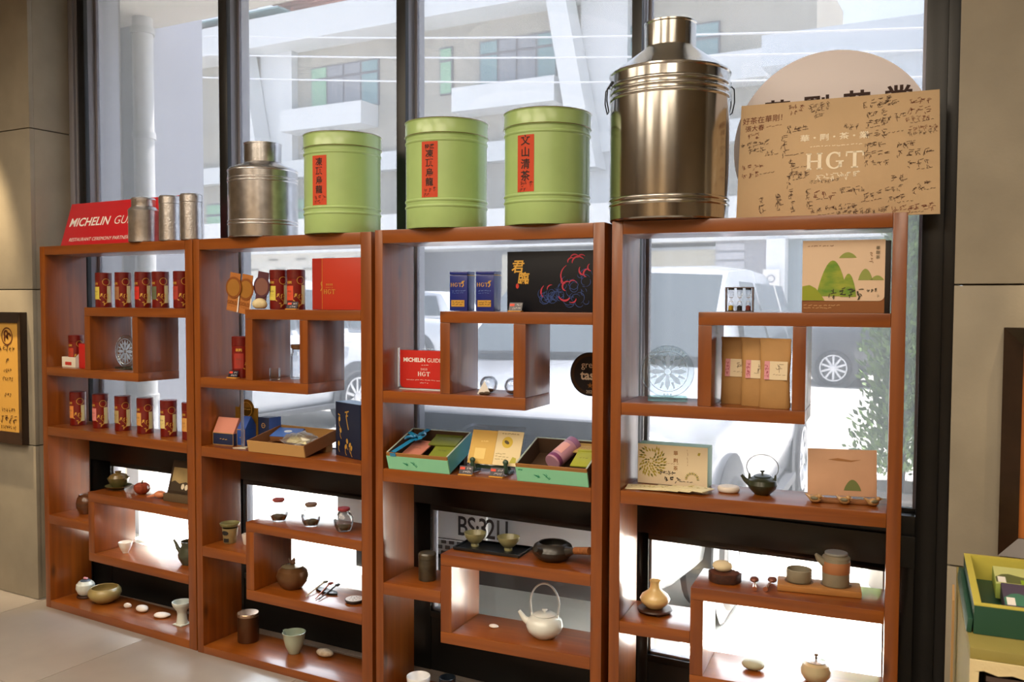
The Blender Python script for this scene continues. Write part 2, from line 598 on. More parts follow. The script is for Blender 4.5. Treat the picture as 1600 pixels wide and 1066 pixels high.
# four window bays
MX = [(-0.113, -0.062), (0.903, 0.956), (1.920, 1.966), (2.955, 2.992), (3.920, 3.982)]
LOWP = [(0.085, 0.875), (1.028, 1.895), (2.085, 2.93), (3.035, 3.835)]
for i in range(4):
    a, b = MX[i][1], MX[i + 1][0]
    wname = 'window_%d' % (i + 1)
    root = struct(wname, G().box(a - 0.002, b + 0.002, YF - 0.015, YF + 0.05, 0.70, 0.80), M_BLACK, bevel=0.002)
    part('sill_rail', G().box(a, b, YF + 0.0, YF + 0.08, 0.80, 0.862).box(a, b, YF + 0.055, YF + 0.075, 0.862, 0.876), M_BLACK, root, 0.002)
    part('head_rail', G().box(a, b, YF, YF + 0.08, 3.16, 3.3), M_BLACK, root, 0.002)
    part('frame_bead', G().box(a, a + 0.014, YF + 0.052, YF + 0.078, 0.876, 3.16).box(b - 0.014, b, YF + 0.052, YF + 0.078, 0.876, 3.16), M_GREYF, root, 0.001)
    part('upper_pane', G().box(a + 0.012, b - 0.012, YF + 0.062, YF + 0.068, 0.872, 3.162), M_SCREEN, root)
    p0, p1 = LOWP[i]
    lf = G()
    lf.box(a, p0, YF - 0.005, YF + 0.045, 0.0, 0.70).box(p1, b, YF - 0.005, YF + 0.045, 0.0, 0.70)
    lf.box(p0, p1, YF - 0.005, YF + 0.045, 0.675, 0.70).box(p0, p1, YF - 0.005, YF + 0.045, 0.225, 0.25)
    part('lower_frame', lf, M_BLACK, root, 0.0015)
    bd = G()
    bd.box(p0, p0 + 0.008, YF + 0.01, YF + 0.04, 0.25, 0.675).box(p1 - 0.008, p1, YF + 0.01, YF + 0.04, 0.25, 0.675)
    bd.box(p0, p1, YF + 0.01, YF + 0.04, 0.25, 0.258)
    part('glazing_bead', bd, M_GREYF, root)
    part('lower_pane', G().box(p0 + 0.004, p1 - 0.004, YF + 0.022, YF + 0.028, 0.254, 0.677), M_GLASS, root)
    part('kick_panel', G().box(p0, p1, YF - 0.002, YF + 0.04, 0.0, 0.225), M_BLACKP, root, 0.002)
for k, (a, b) in enumerate(MX):
    t = struct('trim_%d' % (k + 2), G().box(a, b, YF - 0.012, YF + 0.012, 0, 3.3), M_BLACK, bevel=0.002)
    dp = 0.20 if k == 0 else 0.14
    part('mullion_fin', G().box(a + 0.004, b - 0.002, YF + 0.013, YF + dp * 0.5, 0, 3.3).box(a + 0.010, b - 0.008, YF + dp * 0.5, YF + dp, 0, 3.3), M_GREYF, t, 0.002)
struct('trim_7', G().box(3.9815, 4.0245, YF - 0.013, YF + 0.10, 0, 3.3), M_BLACK, bevel=0.002)

# ---------------------------------------------------------------- outdoors
struct('street', G().box(-60, 60, YF + 0.15, 60, -0.10, -0.0), P('#bdbab2', 0.9, var=0.08, vscale=1.5, key='street_concrete'))
M_BLDG = P('#a9a498', 0.85, var=0.05, vscale=1.0, key='building_render')
M_BWHITE = P('#d6d8d8', 0.8, key='building_white')
M_BGLASS = P('#7d9a9c', 0.2, key='far_window_glass')
M_BGLASS2 = P('#8fb596', 0.25, key='far_green_glass')
M_BDARK = P('#6d6a70', 0.6, key='far_window_frame')
M_PERG = P('#8a5a4c', 0.7, key='pergola_wood')
M_BTILE = P('#c9c6bc', 0.8, key='pale_tile')
Y = 26.0
b = thing('street_building', 'pale concrete building with balconies across the street, seen through the upper windows', 'building', (-10, Y, 0))
def bx(name, x0, x1, y0, y1, z0, z1, m, par=b, bev=0.0):
    return part(name, G().box(x0 + 10, x1 + 10, y0 - Y, y1 - Y, z0, z1), m, par, bev)
bx('wall', -40, -1.0, Y + 0.02, Y + 5, 2.9, 11.8, M_BLDG)
bx('wall', -40, -1.0, Y + 1.5, Y + 5, 0, 2.9, M_BLDG)
bx('cornice', -40, -2.7, Y - 1.4, Y + 5, 11.8, 12.95, M_BWHITE)
bx('floor_band', -40, -1.0, Y - 0.5, Y + 0.2, 6.6, 7.3, M_BWHITE)
bx('floor_band', -40, -1.0, Y - 0.5, Y + 0.2, 2.7, 3.5, M_BWHITE)
for xc in (-29.5, -19.6, -11.4, -4.3):
    bx('balcony', xc - 2.05, xc + 2.05, Y - 1.1, Y, 8.37, 9.22, M_BWHITE)
for x0, x1, z0, z1, k in ((-30.9, -27.5, 9.25, 11.05, 0), (-20.93, -17.49, 9.25, 11.05, 0), (-12.9, -9.75, 9.25, 11.05, 1), (-14.65, -14.08, 9.3, 11.05, 2),
                          (-7.43, -6.0, 9.3, 10.8, 1), (-4.93, -3.97, 9.2, 10.55, 1), (-27.0, -26.0, 4.0, 5.8, 2), (-22.5, -21.3, 4.0, 5.8, 2), (-15.0, -13.6, 4.2, 6.0, 2), (-9.0, -7.0, 4.2, 6.0, 2)):
    w = bx('window', x0, x1, Y - 0.05, Y + 0.1, z0, z1, M_BDARK)
    n = 1 if x1 - x0 < 1.5 else 4
    for q in range(n):
        d = (x1 - x0) / n
        mm = M_BGLASS2 if (q == 0 and k == 0) or (k == 2) else (M_BGLASS if q in (0, n - 1) else P('#8b8d93', 0.3, key='far_dark_glass'))
        bx('pane', x0 + d * q + 0.05, x0 + d * (q + 1) - 0.05, Y - 0.07, Y - 0.04, z0 + 0.05, z1 - 0.55, mm, w)
        bx('pane', x0 + d * q + 0.05, x0 + d * (q + 1) - 0.05, Y - 0.07, Y - 0.04, z1 - 0.45, z1 - 0.05, mm, w)
for x in (-33.0, -24.3, -9.6):
    g = G().slab([(x + 10, 11.8), (x + 10.72, 11.8), (x + 11.9, 6.0), (x + 11.1, 6.0)], 0.9)
    g.map(lambda a, c, d: (a, -1.3 + d, c))
    part('slanted_fin', g, M_BWHITE, b)
    bx('pier', x + 0.9, x + 2.6, Y - 0.35, Y + 0.1, 2.9, 11.8, M_BWHITE)
bx('parapet_wall', -29, -22.5, Y + 0.5, Y + 4, 12.95, 14.0, M_PERG)
for k in range(11):
    bx('pergola_slat', -23.0, -16.5, Y - 1.0 + 0.42 * k, Y - 0.82 + 0.42 * k, 13.9, 14.05, M_PERG)
for k in range(9):
    bx('pergola_slat', -30.0, -23.4, Y - 0.6, Y - 0.5, 13.0 + 0.24 * k, 13.1 + 0.24 * k, M_PERG)
bx('glass_roof', -27, -21.6, Y - 1.2, Y + 1.2, 13.3, 13.36, M_BGLASS)
# low shop front in front of the building, with shutter, pillar and notice board
s = thing('shop_front', 'pale tiled shop front across the street behind the parked white cars', 'shop', (-8, 20, 0))
def sx_(name, x0, x1, y0, y1, z0, z1, m):
    return part(name, G().box(x0 + 8, x1 + 8, y0 - 20, y1 - 20, z0, z1), m, s)
sx_('wall', -24, -12.6, 20.0, 22, 0, 3.3, M_BTILE)
sx_('wall', -8.6, -2.3, 20.0, 22, 0, 2.9, P('#b5b0a0', 0.8, key='cream_wall'))
sx_('back_wall', -12.6, -8.6, 21.2, 22, 0, 3.3, P('#7d7f86', 0.7, key='shaded_wall'))
sx_('pillar', -12.7, -11.9, 19.6, 20.2, 0, 3.3, M_BWHITE)
sx_('lintel', -24, 3, 19.7, 22, 3.1, 4.2, M_BWHITE)
sx_('shutter_box', -2.3, -1.0, 19.9, 22, 0, 3.1, P('#9c9da2', 0.6, key='shutter_grey'))
for k in range(13):
    sx_('shutter_slat', -2.28, -1.55, 19.86, 19.93, 0.1 + 0.23 * k, 0.27 + 0.23 * k, P('#b4b5ba', 0.5, key='shutter_slat'))
for r in range(5):
    for c in range(9):
        sx_('wall_tile', -23.6 + 1.2 * c + 0.3 * (r % 2), -23.2 + 1.2 * c + 0.3 * (r % 2), 19.97, 20.0, 1.6 + 0.32 * r, 1.66 + 0.32 * r, P('#8a877c', 0.8, key='tile_joint'))
sx_('pillar', -0.95, -0.5, 19.6, 20.3, 0, 3.1, P('#e8eaec', 0.7, key='white_pillar'))
sx_('door', -0.5, 3.0, 20.0, 22, 0, 3.1, P('#8e9aa0', 0.4, key='shop_door'))
nb = sx_('notice_board', -1.0, -0.6, 19.5, 19.58, 1.55, 2.35, M_WHITE)
g = G().ring(0.07, 0.10, 7.2, 0).map(lambda x, y, z: (x, -0.52, 2.12 + y))
g.sub(G().ring(0.07, 0.10, 7.2, 0).map(lambda x, y, z: (x, -0.52, 1.80 + y)))
part('round_mark', g, P('#8d8f9c', 0.6, key='mark_grey'), nb)
solo('side_building', G().box(0, 14, 0, 2.4, 7.9, 8.74).box(0.5, 14, 0.4, 2.4, 0, 7.9), P('#c4cad0', 0.8, key='metal_cladding'), 'low grey building with a flat white roof edge, seen behind the round pale sign', 'building', (-1.71, 22.0, 0))
# pale neighbouring wall with a drain pipe outside the left window
nw = thing('neighbour_wall', 'pale blue grey concrete wall strip outside the leftmost window', 'wall', (-1.4, 1.2, 0))
part('wall_slab', G().box(-0.9, 0.68, 0, 0.5, 0, 7), P('#9a9da6', 0.8, key='neighbour_concrete'), nw)
pp = thing('drain_pipe', 'white plastic drain pipe running up outside the leftmost window', 'pipe', (-0.62, 1.13, 0))
part('pipe', G().lathe([(0.062, 0), (0.062, 7)], 20), P('#d8d9d6', 0.45, key='pipe_white'), pp)
for z in (0.9, 1.95, 2.55, 3.2):
    part('pipe_bracket', G().lathe([(0.062, z), (0.072, z), (0.072, z + 0.04), (0.062, z + 0.04)], 20).box(-0.02, 0.02, 0.05, 0.08, z, z + 0.04), P('#c5c6c4', 0.45, key='bracket_white'), pp)
for i, (z0, z1) in enumerate(((5.22, 4.64), (4.95, 4.50), (4.6, 4.32))):
    pts = [(-9 + 22 * t, 8 + 0.2 * i, (z0 + 0.9) + (z1 - 1.6 - z0) * t * 1.1 - 0.9 * sin(pi * t) * 0.3) for t in [k / 14 for k in range(15)]]
    solo('overhead_cable', G().tube(pts, 0.012, 6), P('#c9ccd2', 0.5, key='cable_grey'), ('upper', 'middle', 'lower')[i] + ' of three pale overhead cables strung across the street', 'cable')

# parked cars
M_PAINT = P('#bcc2ca', 0.18, coat=0.8, key='white_car_paint')
M_DPAINT = P('#3c3f45', 0.2, coat=0.8, key='dark_car_paint')
M_CGLASS = P('#4a545a', 0.06, key='car_glass', spec=0.4)
M_TYRE = P('#26272a', 0.8, key='tyre')
M_RIM = P('#c9ccd0', 0.3, 0.7, key='alloy')
M_CHROME = P('#d8dadc', 0.12, 1.0, key='chrome')
M_TRIM = P('#3a3c40', 0.5, key='dark_plastic')
M_PLATE = P('#e9edf0', 0.4, key='plate_white')
ST = [(0.0, .62, .46, .98), (0.05, .74, .34, 1.04), (0.16, .83, .26, 1.08), (0.45, .90, .24, 1.11), (0.9, .93, .24, 1.15), (1.35, .94, .24, 1.20), (2.2, .945, .24, 1.19), (3.6, .94, .25, 1.19), (4.25, .92, .27, 1.17), (4.5, .87, .34, 1.12), (4.6, .76, .44, 1.02)]
def loft(rings):
    g = G()
    n = len(rings[0])
    for r in rings:
        g.v += r
    for i in range(len(rings) - 1):
        for k in range(n):
            j = (k + 1) % n
            g.f.append((i * n + k, i * n + j, (i + 1) * n + j, (i + 1) * n + k))
    g.f.append(tuple(range(n - 1, -1, -1)))
    g.f.append(tuple((len(rings) - 1) * n + k for k in range(n)))
    return g
def plate_text():
    g = G()
    for ch, x in (('B', -.058), ('S', -.015), ('\u00b7', .014), ('3', .040), ('2', .078), ('1', .115), ('1', .156)):
        g.sub(text(ch, .122, .0014, sx=.80).mv(x + .0, 0))
    return g
def suv(name, label, loc, rotz, paint, plate=None, group=None):
    t = thing(name, label, 'car', loc, rotz, group)
    rings = []
    for y, w, zb, zt in ST:
        h = [(0.0, zb), (w * .84, zb), (w * .96, zb + .10), (w, zb + .34), (w * .985, zt - .22), (w * .93, zt - .06), (w * .80, zt), (0.0, zt + .025)]
        ring = [(x, y, z) for x, z in h] + [(-x, y, z) for x, z in h[-2:0:-1]]
        rings.append(ring)
    part('body', loft(rings), paint, t, angle=50)
    cab = []
    for y, w, z in ((1.22, .80, 1.17), (1.95, .72, 1.68), (2.25, .685, 1.765), (2.9, .69, 1.80), (3.7, .68, 1.785), (4.05, .66, 1.74), (4.45, .74, 1.16)):
        base = 1.15
        yb = min(max(y, 1.22), 4.45)
        cab.append([(-.84, yb, base), (-w - .03, yb, base + (z - base) * .55 if z > 1.3 else base + .01), (-w + .04, yb, z - .03 if z > 1.3 else base + .015), (-w * .6, yb, z), (w * .6, yb, z), (w - .04, yb, z - .03 if z > 1.3 else base + .015), (w + .03, yb, base + (z - base) * .55 if z > 1.3 else base + .01), (.84, yb, base)])
    part('cabin', loft(cab), paint, t, angle=50)
    ws = G().add([(-.74, 1.27, 1.215), (.74, 1.27, 1.215), (.68, 1.93, 1.675), (-.68, 1.93, 1.675), (0, 1.24, 1.225), (0, 1.925, 1.70)], [(0, 4, 5, 3), (4, 1, 2, 5)])
    part('windshield', ws.mv(0, -0.03, 0.03), M_CGLASS, t)
    for sgn in (-1, 1):
        for y0, y1, y2, y3 in ((1.72, 2.62, 2.62, 2.12), (2.70, 3.55, 3.52, 2.70), (3.63, 4.20, 3.98, 3.60)):
            g = G().add([(sgn * .862, y0, 1.20), (sgn * .862, y1, 1.20), (sgn * .735, y2, 1.67), (sgn * .735, y3, 1.67)], [(0, 1, 2, 3) if sgn > 0 else (3, 2, 1, 0)])
            part('side_window', g, M_CGLASS, t)
        g = G().ell((sgn * .985, 1.62, 1.27), .075, .05, .055, 14, 8)
        part('wing_mirror', g.box(sgn * .86 - .06, sgn * .86 + .06, 1.60, 1.65, 1.19, 1.22), paint, t)
        g = G().ell((sgn * .66, .10, .93), .18, .10, .07, 18, 8)
        part('headlight', g, P('#cfd8dd', 0.08, key='lamp_glass'), t)
        part('door_handle', G().box(sgn * .945 - .012, sgn * .945 + .012, 2.45, 2.62, 1.02, 1.045).box(sgn * .945 - .012, sgn * .945 + .012, 3.35, 3.52, 1.02, 1.045), paint, t, 0.004)
        part('running_board', G().box(sgn * .90 - .06, sgn * .90 + .06, 1.35, 3.25, .24, .30), M_TRIM, t, 0.01)
        for y in (0.92, 3.62):
            part('wheel_arch', G().lathe([(0.0, -.001), (.41, -.001), (.43, .012), (.41, .02), (0, .02)], 28).ry(sgn * pi / 2).mv(sgn * .925, y, .36), M_TRIM, t)
            wh = part('wheel', G().lathe([(0.20, -.10), (.31, -.11), (.345, -.07), (.345, .07), (.31, .105), (.24, .11), (.235, .07), (0, .06)], 28).ry(sgn * pi / 2).mv(sgn * .86, y, .345), M_TYRE, t)
            rg = G().lathe([(.235, .07), (.245, .112), (.225, .112), (.215, .07)], 28)
            for k in range(10):
                a = 2 * pi * k / 10
                sp = G().box(.04, .22, -.018, .018, .085, .10).rz(a)
                rg.sub(sp)
            rg.lathe([(.06, .08), (.06, .108), (0, .112)], 16)
            part('alloy_rim', rg.ry(sgn * pi / 2).mv(sgn * .86, y, .345), M_RIM, wh)
    part('grille', G().box(-.64, .64, -.012, .06, .76, 1.035), P('#4c4f55', 0.4, key='grille_grey'), t, 0.01)
    part('grille_bar', G().box(-.52, .52, -.022, .02, .93, .965), M_CHROME, t, 0.004)
    em = G().lathe([(.055, -.006), (.07, 0.0), (.055, .006)], 28, sx=1.15, sy=.72).rx(pi / 2).mv(0, -.035, .95)
    em.sub(G().lathe([(0.0, 0), (.05, 0), (.05, .004), (0, .004)], 24, sx=1.15, sy=.68).rx(pi / 2).mv(0, -.028, .95))
    part('oval_emblem', em, M_CHROME, t)
    part('bumper_grille', G().box(-.66, .66, -.012, .10, .27, .37), M_TRIM, t, 0.01)
    part('bumper', G().box(-.76, .76, -.03, .14, .39, .74), paint, t, 0.03)
    for k in range(2):
        part('wiper', G().tube([(-.6 + .62 * k, 1.20, 1.235), (-.1 + .62 * k, 1.26, 1.262)], .009, 6), M_TRIM, t)
    if plate:
        px_, pz = plate
        pl = part('license_plate', G().box(px_ - .19, px_ + .19, -.052, -.030, pz - .08, pz + .08), M_PLATE, t, 0.004)
        part('plate_number', plate_text().front(-.0545, px_ + .135, pz - .004), P('#15171c', 0.5, key='plate_black'), pl)
        part('plate_border', G().box(px_ - .18, px_ + .18, -.0535, -.052, pz + .070, pz + .073).box(px_ - .18, px_ + .18, -.0535, -.052, pz - .073, pz - .070), P('#15171c', 0.5, key='plate_black'), pl)
        mg = G()
        for r in range(3):
            for c in range(26):
                mg.box(-.50 + .04 * c + .02 * (r % 2), -.476 + .04 * c + .02 * (r % 2), -.034, -.0295, pz - .150 + .025 * r, pz - .134 + .025 * r)
        part('vent_holes', mg, M_TRIM, t, kind='stuff')
    return t
suv('parked_car', 'white car parked nose towards the window, its license plate behind the third shelf unit', (2.12, .66, 0), radians(4.0), M_PAINT, (-.135, .545))
suv('parked_car', 'white car parked at left, seen side on through the first two shelf units', (-3.85, 2.5, 0), 0.0, M_PAINT)
suv('parked_car', 'dark grey car driving side on across the street behind the fourth shelf unit', (.55, 15.4, 0), radians(-90), M_DPAINT)
suv('parked_car', 'white car parked side on in front of the far shop', (-11.6, 15.8, 0), radians(-90), M_PAINT)

# potted conifer outside the right-hand window
t = thing('potted_shrub', 'tall thin green conifer in a grey pot outside the right window', 'plant', (3.69, 2.45, 0))
part('pot', G().lathe([(0, 0), (.15, 0), (.19, .50), (.21, .52), (.21, .55), (.18, .55), (.17, .48), (0, .48)], 24), P('#8f8a84', 0.8, key='pot_grey'), t)
part('stem', G().tube([(0, 0, .45), (.01, 0, 1.1), (0, 0, 1.9)], [.02, .014, .006], 8), P('#5a4632', 0.8, key='bark'), t)
fg = G()
rnd = random.Random(3)
for k in range(7000):
    h = rnd.random()
    z = .62 + 1.42 * h
    rr = (.24 * (1 - h) ** .5 + .06) * (.75 + .25 * sin(9 * h + 4 * rnd.random())) * math.sqrt(rnd.random())
    a = rnd.uniform(0, 6.283)
    c = Vector((rr * cos(a), rr * sin(a), z))
    d = Vector((cos(a) * .5 + rnd.uniform(-.5, .5), sin(a) * .5 + rnd.uniform(-.5, .5), rnd.uniform(.2, 1))).normalized()
    e = d.cross(Vector((rnd.uniform(-1, 1), rnd.uniform(-1, 1), .2))).normalized()
    l, w = rnd.uniform(.03, .06), rnd.uniform(.007, .013)
    fg.add([c, c + d * l * .5 + e * w, c + d * l, c + d * l * .5 - e * w], [(0, 1, 2, 3)])
part('foliage', fg, P('#7a9c4e', 0.6, var=0.35, vscale=14, key='conifer_leaf'), t, kind='stuff')

# ---------------------------------------------------------------- the four shelf units
LAB = ['wooden display shelf unit furthest left, holding two rows of red tea canisters',
       'wooden display shelf unit second from left, with the medals and red gift box',
       'wooden display shelf unit third from left, with two mint green gift boxes',
       'wooden display shelf unit furthest right, under the signed board']
for u, q in enumerate(SH):
    t = thing('display_shelf', LAB[u], 'shelf', (q['o'], q['p'], 0), q['w'], 'wooden display shelf units along the window')
    D = DEP
    def bd(name, x0, x1, z0, z1, m, y0=0.0):
        part(name, G().box(x0, x1, y0, D, z0, z1), m, t, 0.0022)
    bd('side_panel', 0, q['xl1'], 0, 1.8, M_WZ)
    bd('side_panel', q['xr0'], q['xr1'], 0, 1.8, M_WZ)
    e = 0.0004
    bd('top_board', q['xl1'] + e, q['xr0'] - e, q['zti'], 1.8 - e, M_WX)
    bd('bottom_board', q['xl1'] + e, q['xr0'] - e, 0, q['zJ1'], M_WX)
    bd('shelf_board', q['xa0'], q['xr0'] - e, q['zA0'], q['zA1'], M_WX)
    bd('shelf_board', q['xl1'] + e, q['xd1'], q['zC0'], q['zC1'], M_WX)
    bd('divider', q['xa0'], q['xa1'], q['zC1'] + e, q['zA0'] - e, M_WZ)
    bd('divider', q['xd0'], q['xd1'] - e, q['zC1'] + e, q['zA0'] - e, M_WZ)
    bd('shelf_board', q['xl1'] + e, q['xr0'] - e, q['zE0'], q['zE1'], M_WX)
    bd('shelf_board', q['xg0'], q['xr0'] - e, q['zF0'], q['zF1'], M_WX)
    bd('divider', q['xg0'], q['xg1'], q['zI1'] + e, q['zF0'] - e, M_WZ)
    bd('shelf_board', q['xl1'] + e, q['xg0'] - e, q['zH0'], q['zH1'], M_WX)
    bd('shelf_board', q['xg0'], q['xr0'] - e, q['zI0'], q['zI1'], M_WX)
# ---------------------------------------------------------------- things on top of the units
TINW = P('#a3c07c', 0.28, coat=0.3, var=0.04, vscale=8, key='green_enamel')
M_REDLAB = P('#c2401c', 0.7, key='red_paper')
def rib(p, r, z, d=0.0035, h=0.006):
    return p + [(r, z - h), (r + d * .8, z - h * .5), (r + d, z), (r + d * .8, z + h * .5), (r, z + h)]
def wrap_strip(w, h, r, a, z, lift=0.0008):
    return patch(w, h, 6).mv(0, 0, lift).wrap(r, a, z)
GT_LAB = [('\u51cd\u9802\u70cf\u9f8d', 'green tea tin directly right of the necked tin, on the second unit'),
          ('\u51cd\u9802\u70cf\u9f8d', 'green tea tin with two small characters topping its red label, on the third unit'),
          ('\u6587\u5c71\u6e05\u8336', 'green tea tin beside the biggest steel canister, red label placed highest')]
for i, (u, lx, ly, r, h) in enumerate(((1, .730, .11, .1505, .388), (2, .241, .11, .1485, .385), (2, .641, .11, .1485, .387))):
    t = thing('green_tea_tin', GT_LAB[i][1], 'tin', at(u, lx, ly, 'T'), ang(u), 'big green enamel tea tins on top of the shelves')
    pr = [(0, 0), (r - .002, 0), (r, .004)]
    pr = rib(pr, r, h * .20)
    pr = rib(pr, r, h * .255)
    pr = rib(pr, r, h * .80)
    pr += [(r, h * .86), (0, h * .86)]
    part('body', G().lathe(pr, 48), TINW, t)
    lid = part('lid', G().lathe([(r - .004, h * .855), (r + .0035, h * .855), (r + .0045, h * .862), (r + .003, h * .87), (r + .002, h * .985), (r + .0045, h * .99), (r + .0035, h), (r - .004, h - .006), (0, h - .008)], 48), TINW, t)
    part('rim_wire', G().lathe([(r + .0035, h * .858), (r + .006, h * .862), (r + .0035, h * .868)], 48).lathe([(r + .003, h - .003), (r + .0052, h - .001), (r + .003, h + .001)], 48), P('#8a7a5a', 0.3, 0.8, key='worn_rim'), lid)
    za = (.201, .203, .202)[i]
    lh, lw = (.190, .196, .190)[i], (.066, .062, .064)[i]
    a0 = (.06, .08, -.127)[i]
    lb = part('paper_label', wrap_strip(lw, lh, r, a0, za), M_REDLAB, t)
    cs = (.032, .030, .036)[i]
    g = text(GT_LAB[i][0], cs, .0006, vertical=True, gap=1.10).mv(0, .018 if i != 1 else .006)
    if i == 1:
        g.sub(text('\u7279\u9078', .018, .0003).mv(0, lh * .5 - .018))
    g.sub(scribble(3, .016, 5 + i).mv(.004, -lh * .5 + .030)).sub(scribble(2, .014, 15 + i).mv(-.008, -lh * .5 + .012))
    part('brush_lettering', g.mv(0, 0, .0016).wrap(r, a0, za), M_INK, lb)

t = thing('steel_tea_canister', 'mid sized dull steel canister with a narrow neck, on top of the second unit', 'canister', at(1, .305, .105, 'T'), ang(1))
r = .143
pr = [(0, 0), (r - .003, 0), (r, .004)]
for z in (.055, .068, .232, .245):
    pr = rib(pr, r, z, .003, .004)
pr += [(r, .274), (r + .003, .277), (r + .002, .281), (r * .97, .288), (.080, .313), (.076, .316), (.076, .32), (0, .32)]
part('body', G().lathe(pr, 48), M_STEEL2, t)
part('neck_lid', G().lathe([(.074, .314), (.077, .316), (.077, .388), (.079, .390), (.079, .395), (.075, .394), (.073, .385), (0, .385)], 40), M_STEEL2, t)

t = thing('large_steel_canister', 'biggest polished steel canister with wire handles and sloping shoulder, on the fourth unit', 'canister', at(3, .160, .108, 'T'), ang(3))
r = .193
pr = [(0, 0), (r - .004, 0), (r, .005)]
for z in (.052, .068):
    pr = rib(pr, r, z, .0035, .006)
for z in (.395, .415, .435):
    pr = rib(pr, r, z, .004, .007)
pr += [(r, .470), (r + .004, .474), (r + .003, .479), (r - .004, .482), (.086, .560), (.083, .564), (.083, .57), (0, .57)]
part('body', G().lathe(pr, 64), M_STEEL, t)
part('neck_lid', G().lathe([(.080, .562), (.0835, .565), (.0835, .636), (.086, .639), (.086, .644), (.082, .643), (.080, .634), (0, .634)], 48), M_STEEL, t)
for s in (-1, 1):
    a = .40 - .10
    g = G().tube([(s * (r + .001), -.02, .445), (s * (r + .014), -.022, .43), (s * (r + .016), -.022, .39), (s * (r + .009), -.02, .355)], .0022, 8)
    g.tube([(s * (r + .001), .02, .445), (s * (r + .014), .022, .43), (s * (r + .016), .022, .39), (s * (r + .009), .02, .355), (s * (r + .009), -.02, .355)], .0022, 8)
    g.box(s * r - .003, s * r + .003, -.028, .028, .438, .452)
    part('wire_handle', g.rz(.42), M_WIRE, t)

for i, (lx, ly, r, h, neck, lab) in enumerate(((.732, .045, .066, .207, 1, 'small hammered pewter caddy with a stepped neck, in front of the red slanted sign'),
                                               (.922, .036, .0455, .203, 0, 'middle small pewter caddy, between the necked one and the rightmost one'),
                                               (1.062, .036, .0465, .205, 0, 'rightmost small pewter caddy at the end of the first unit'))):
    t = thing('pewter_tea_caddy', lab, 'canister', at(0, lx, ly, 'T'), ang(0), 'small pewter caddies on the first unit')
    if neck:
        part('body', G().lathe([(0, 0), (r - .003, 0), (r, .004), (r, .140), (r + .002, .143), (r - .004, .152), (.052, .160), (.049, .164), (0, .164)], 40), M_PEWTER, t)
        part('lid', G().lathe([(.049, .160), (.052, .162), (.052, .190), (.054, .193), (.050, .200), (.018, .206), (0, .207)], 40), M_PEWTER, t)
    else:
        part('body', G().lathe([(0, 0), (r - .003, 0), (r, .004), (r, .163), (0, .163)], 36), M_PEWTER, t)
        part('lid', G().lathe([(r - .002, .163), (r + .001, .165), (r + .001, .192), (r - .004, .199), (.015, h - .002), (0, h)], 36), M_PEWTER, t)

M_RED = P('#c8202c', 0.35, coat=0.2, key='red_sign')
t = thing('slanted_red_sign', 'red slanted sign with white capital lettering leaning behind the pewter caddies', 'sign', at(0, -.015, .118, 'T'), ang(0))
lean = radians(17)
def leaned(g, a=lean):
    return g.rx(-a)
part('panel', leaned(G().box(0, .90, 0, .006, 0, .236)), M_RED, t, 0.001)
part('bold_word', leaned(text('MICHELIN', .062, .0011, 'LEFT', sx=1.15, shear=.15).front(-.001, .030, .133)), M_WHITE, t)
part('light_word', leaned(text('GUIDE', .062, -.0004, 'LEFT', sx=1.15, shear=.15).front(-.001, .385, .133)), M_WHITE, t)
part('small_lettering', leaned(text('RESTAURANT CEREMONY PARTNER', .0255, .0, 'LEFT', sx=1.12, shear=.15).front(-.001, .060, .040)), M_WHITE, t)

# the signed board and the round-topped sign behind it
M_KRAFT = P('#cfb28c', 0.75, var=0.05, vscale=4, key='signed_board')
t = thing('signed_board', 'tan board crowded with handwritten signatures on top of the fourth unit', 'board', at(3, .675, .112, 1.8012), ang(3))
tilt = radians(4)
def lb(g):
    return g.rx(-tilt)
w2, hb = .296, .372
part('board_panel', lb(G().slab([(-w2, .0), (w2, .0), (w2 - .008, hb), (-w2 + .008, hb - .004)], .006).map(lambda x, y, z: (x, z, y))), M_KRAFT, t, 0.001)
g = serif_HGT(.0515).front(-.001, -.002, .176)
g.sub(text('\u83ef\u30fb\u525b\u30fb\u8336\u30fb\u696d', .023, .0004, sx=1.25).front(-.001, -.004, .250))
g.sub(dashes(.145, 3, .002).front(-.001, -.002, .222)).sub(scribble(6, .020, 77, .0022).front(-.001, .006, .130))
part('pale_print', lb(g), P('#fff4dc', 0.6, key='pale_gold_print'), t)
def pos(px_, pz_):
    # from the 1600 x 960 close view of the board to board metres
    return ((px_ - 815) / 1400 * .585, (890 - pz_ + (px_ - 815) * -.0) / 815 * .372)
sig_r, sig_d = G(), G()
def put(dst, g, px_, pz_, a=0.06):
    x, z = pos(px_, pz_ + (px_ - 815) * .045)
    g.rz(a)
    z = max(z, .003 - min(p[1] for p in g.v))
    dst.sub(g.front(-.0012, x, z))
put(sig_r, text('\u597d\u8336\u5728\u83ef\u525b\uff01', .023, .0, shear=.1), 285, 215)
put(sig_r, text('\u5f35\u5927\u6625', .020, .0, shear=.1), 230, 275)
put(sig_r, dashes(.045, 4), 370, 262)
